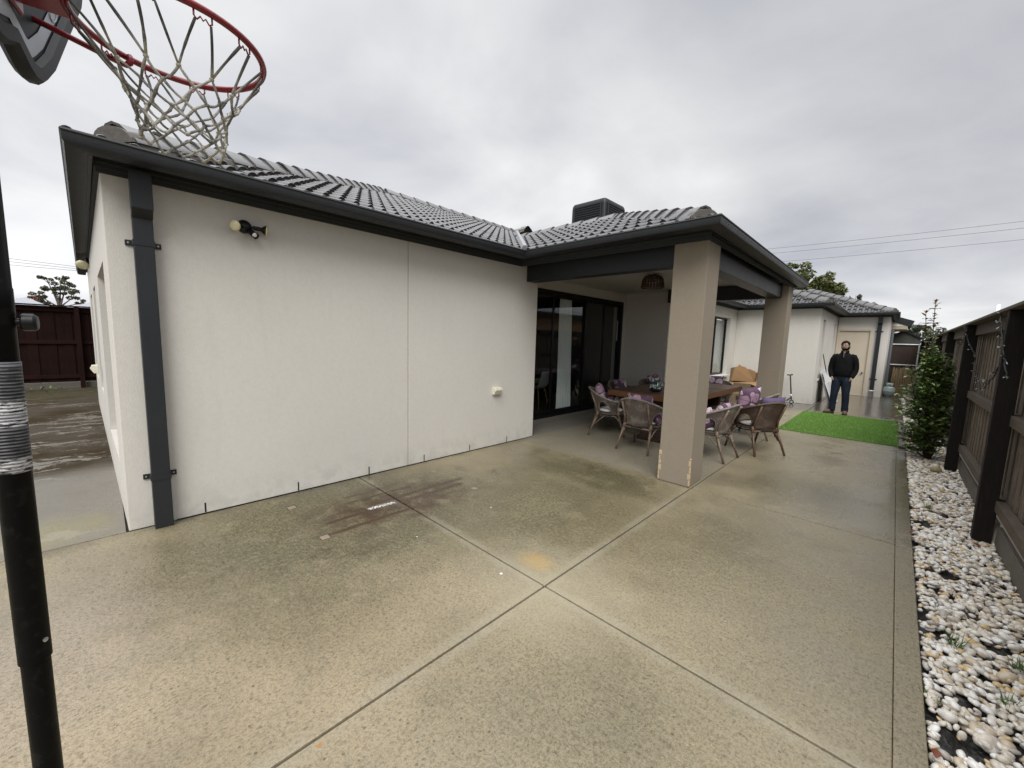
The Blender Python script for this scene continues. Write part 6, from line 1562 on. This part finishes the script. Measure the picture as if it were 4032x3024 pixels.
tree('russet_tree', (-66, -4.9, 0), [(0, 0, 4.2, 1, .8, .5, 600), (0, -.8, 4.0, 1, .6, .45, 420), (0, .7, 4.1, 1, .5, .45, 380)], 2.6, .14, M['redtree'], 'russet leaved tree at the far left behind the red-brown fence', .12, 6)
tree('olive_tree', (-5.1, 40, 0), [(-.9, 0, 7.2, 1.0, 1, .95, 1500), (-.2, .3, 6.3, 1.1, 1, .8, 1300), (.7, 0, 6.4, .9, 1, .75, 1200), (1.2, 0, 5.6, .7, 1, .7, 900), (-1.3, 0, 5.9, .9, 1, .8, 900), (.3, .2, 5.2, 1.4, 1, .7, 1200), (-2.0, .3, 8.0, .7, .8, .6, 500), (-1.6, 0, 7.0, 1.0, 1, .9, 1000), (.2, .2, 6.9, .8, 1, .6, 700)], 4.0, .25, M['olive'], 'dense olive green tree rising behind the rear roof', .14, 7)
tree('dark_tree', (-3.2, 48, 0), [(0, 0, 6.2, .5, .8, .5, 350), (.3, 0, 5.6, .6, .8, .5, 300)], 3.6, .14, M['darktree'], 'small dark tree top right of the olive tree', .12, 8)
tree('dark_tree', (.95, 46, 0), [(0, 0, 3.3, .8, .9, .55, 1000), (.7, 0, 3.1, .7, .9, .5, 800), (-.5, .2, 2.7, .7, .9, .5, 600)], 1.8, .16, M['darktree'], 'dark tree behind the gabled shed', .10, 9)
tree('gum_tree', (-.45, 52, 0), [(-.2, 0, 3.5, .5, .8, .45, 200), (.4, 0, 3.1, .5, .8, .4, 220)], 2.2, .12, M['gum'], 'thin gum tree just under the rear eave end', .10, 10)
tree('gum_tree', (2.8, 50, 0), [(0, 0, 3.0, .9, .9, .5, 600), (.8, 0, 2.7, .8, .9, .5, 500)], 1.8, .14, M['gum'], 'low gum tree seen between the shrub and the right fence', .10, 12)
# shed, neighbours, wires, vent pipe
def gable_house(name, cx, cy, sx, sy, hw, hr, along, mw, mr, lab, cat, over=.3, rz=0):
    root = empty(name, (cx, cy, 0), rz, lab, cat)
    b = MB()
    if along == 'y':
        b.box(-sx, sx, -sy, sy, 0, hw); 
        for y in (-sy, sy-.05): b.prism([(-sx, hw), (sx, hw), (0, hr)], y, y+.05, 0, Matrix(((1, 0, 0, 0), (0, 0, 1, 0), (0, 1, 0, 0), (0, 0, 0, 1))))
    b.build('wall', mw, root)
    k = (hr-hw)/sx; r = MB()
    for s in (-1, 1):
        r.add([(0, -sy-over, hr+.03), (s*(sx+over), -sy-over, hw+.03-k*over), (s*(sx+over), sy+over, hw+.03-k*over), (0, sy+over, hr+.03)], [(0, 1, 2, 3)])
    r.build('roof', mr, root, solid=.05)
gable_house('garden_shed', .13, 26.5, .55, 1.8, 2.13, 2.43, 'y', M['greygreen'], M['charcoal'], 'dark gabled shed beyond the white framed gate', 'shed', over=.06)
def hip_house(name, cx, cy, sx, sy, hw, hr, mw, mr, lab, win=True):
    root = empty(name, (cx, cy, 0), 0, lab, 'house')
    b = MB(); b.box(-sx, sx, -sy, sy, 0, hw); b.build('wall', mw, root)
    r = MB(); o = .45; X, Y = sx+o, sy+o; k = min(X, Y)
    p, q = ((0, -(Y-k)), (0, Y-k)) if Y > X else ((-(X-k), 0), (X-k, 0))
    r.add([(-X, -Y, hw), (X, -Y, hw), (X, Y, hw), (-X, Y, hw), (*p, hr), (*q, hr)], [(0, 1, 4), (1, 2, 5, 4), (2, 3, 5), (3, 0, 4, 5)] if Y > X else [(0, 1, 5, 4), (1, 2, 5), (2, 3, 4, 5), (3, 0, 4)])
    rf = r.build('roof', mr, root, solid=.06)
    g = MB(); g.sweep([(-X, -Y), (X, -Y), (X, Y), (-X, Y), (-X, -Y)], [(0, hw-.16), (.09, hw-.16), (.09, hw+.02), (0, hw+.02)]); g.build('gutter', M['charcoal'], root)
    return root
nb = hip_house('brick_house', 9.5, 17.5, 5.0, 8.0, 3.05, 4.1, M['brick'], M['tile'], 'orange brick house mirrored in the sliding glass door')
for y in (-4.5, 1.0, 5.0):
    k = MB(); k.box(-5.02, -4.97, y-.8, y+.8, 1.0, 2.1); k.build('window', M['black'], nb)
hip_house('neighbour_house', -33, -2.45, 3.0, .55, 2.35, 2.86, M['stucco'], M['greyroof'], 'low grey roof peeping over the red-brown fence at the left')
hip_house('neighbour_house', -34, .9, 3.0, 2.0, 2.3, 3.38, M['stucco'], M['greyroof'], 'pale grey hipped roof over the red-brown fence beside the house wall')
for i, (z0, z1, lab) in enumerate([(15.99, 15.82, 'highest of the three power cables at the right'), (15.29, 15.10, 'middle of the three power cables at the right'), (13.99, 13.88, 'lowest of the three power cables at the right')]):
    b = MB(); k = (z1-z0)/22.9; b.tube([(x, 70, z0+k*(x+14.5)+.0006*((x+3)**2-130)) for x in range(-60, 61, 6)], .022, 5); tag(b.build('power_cable', M['wire']), lab, 'power line', 'power cables crossing the sky')
for i, (z0, z1, lab) in enumerate([(8.58, 8.44, 'highest of the three thin cables left of the house'), (8.25, 8.20, 'middle of the three thin cables left of the house'), (7.92, 7.97, 'lowest of the three thin cables left of the house')]):
    b = MB(); k = (z1-z0)/4.55; b.tube([(-70, y, z0+k*(y+6.1)) for y in range(-40, 20, 6)], .022, 5); tag(b.build('power_cable', M['wire']), lab, 'power line', 'power cables crossing the sky')
b = MB(); b.tube([(1.30, 12, 0), (1.30, 12, 2.53)], .030, 12); o = b.build('vent_pipe', M['whiteplastic'], smooth=True); tag(o, 'white vent pipe standing up behind the timber fence', 'pipe')
def bushy(x, y, h, n, lab, seed):
    rnd = random.Random(seed); root = empty('garden_plant', (x, y, -.05), 0, lab, 'plant'); b = MB()
    for i in range(n):
        a = rnd.uniform(0, 2*PI); d = Vector((math.cos(a), math.sin(a), rnd.uniform(.2, 1.6))); leaf_faces(b, Vector((rnd.gauss(0, .12), rnd.gauss(0, .3), rnd.uniform(0, h*.5))), d, Vector((0, .1, 1)), rnd.uniform(.06, .13), .03)
    b.build('foliage', M['weed'], root)
bushy(-14.7, -1.45, .25, 90, 'low green plant at the foot of the red-brown fence', 4)
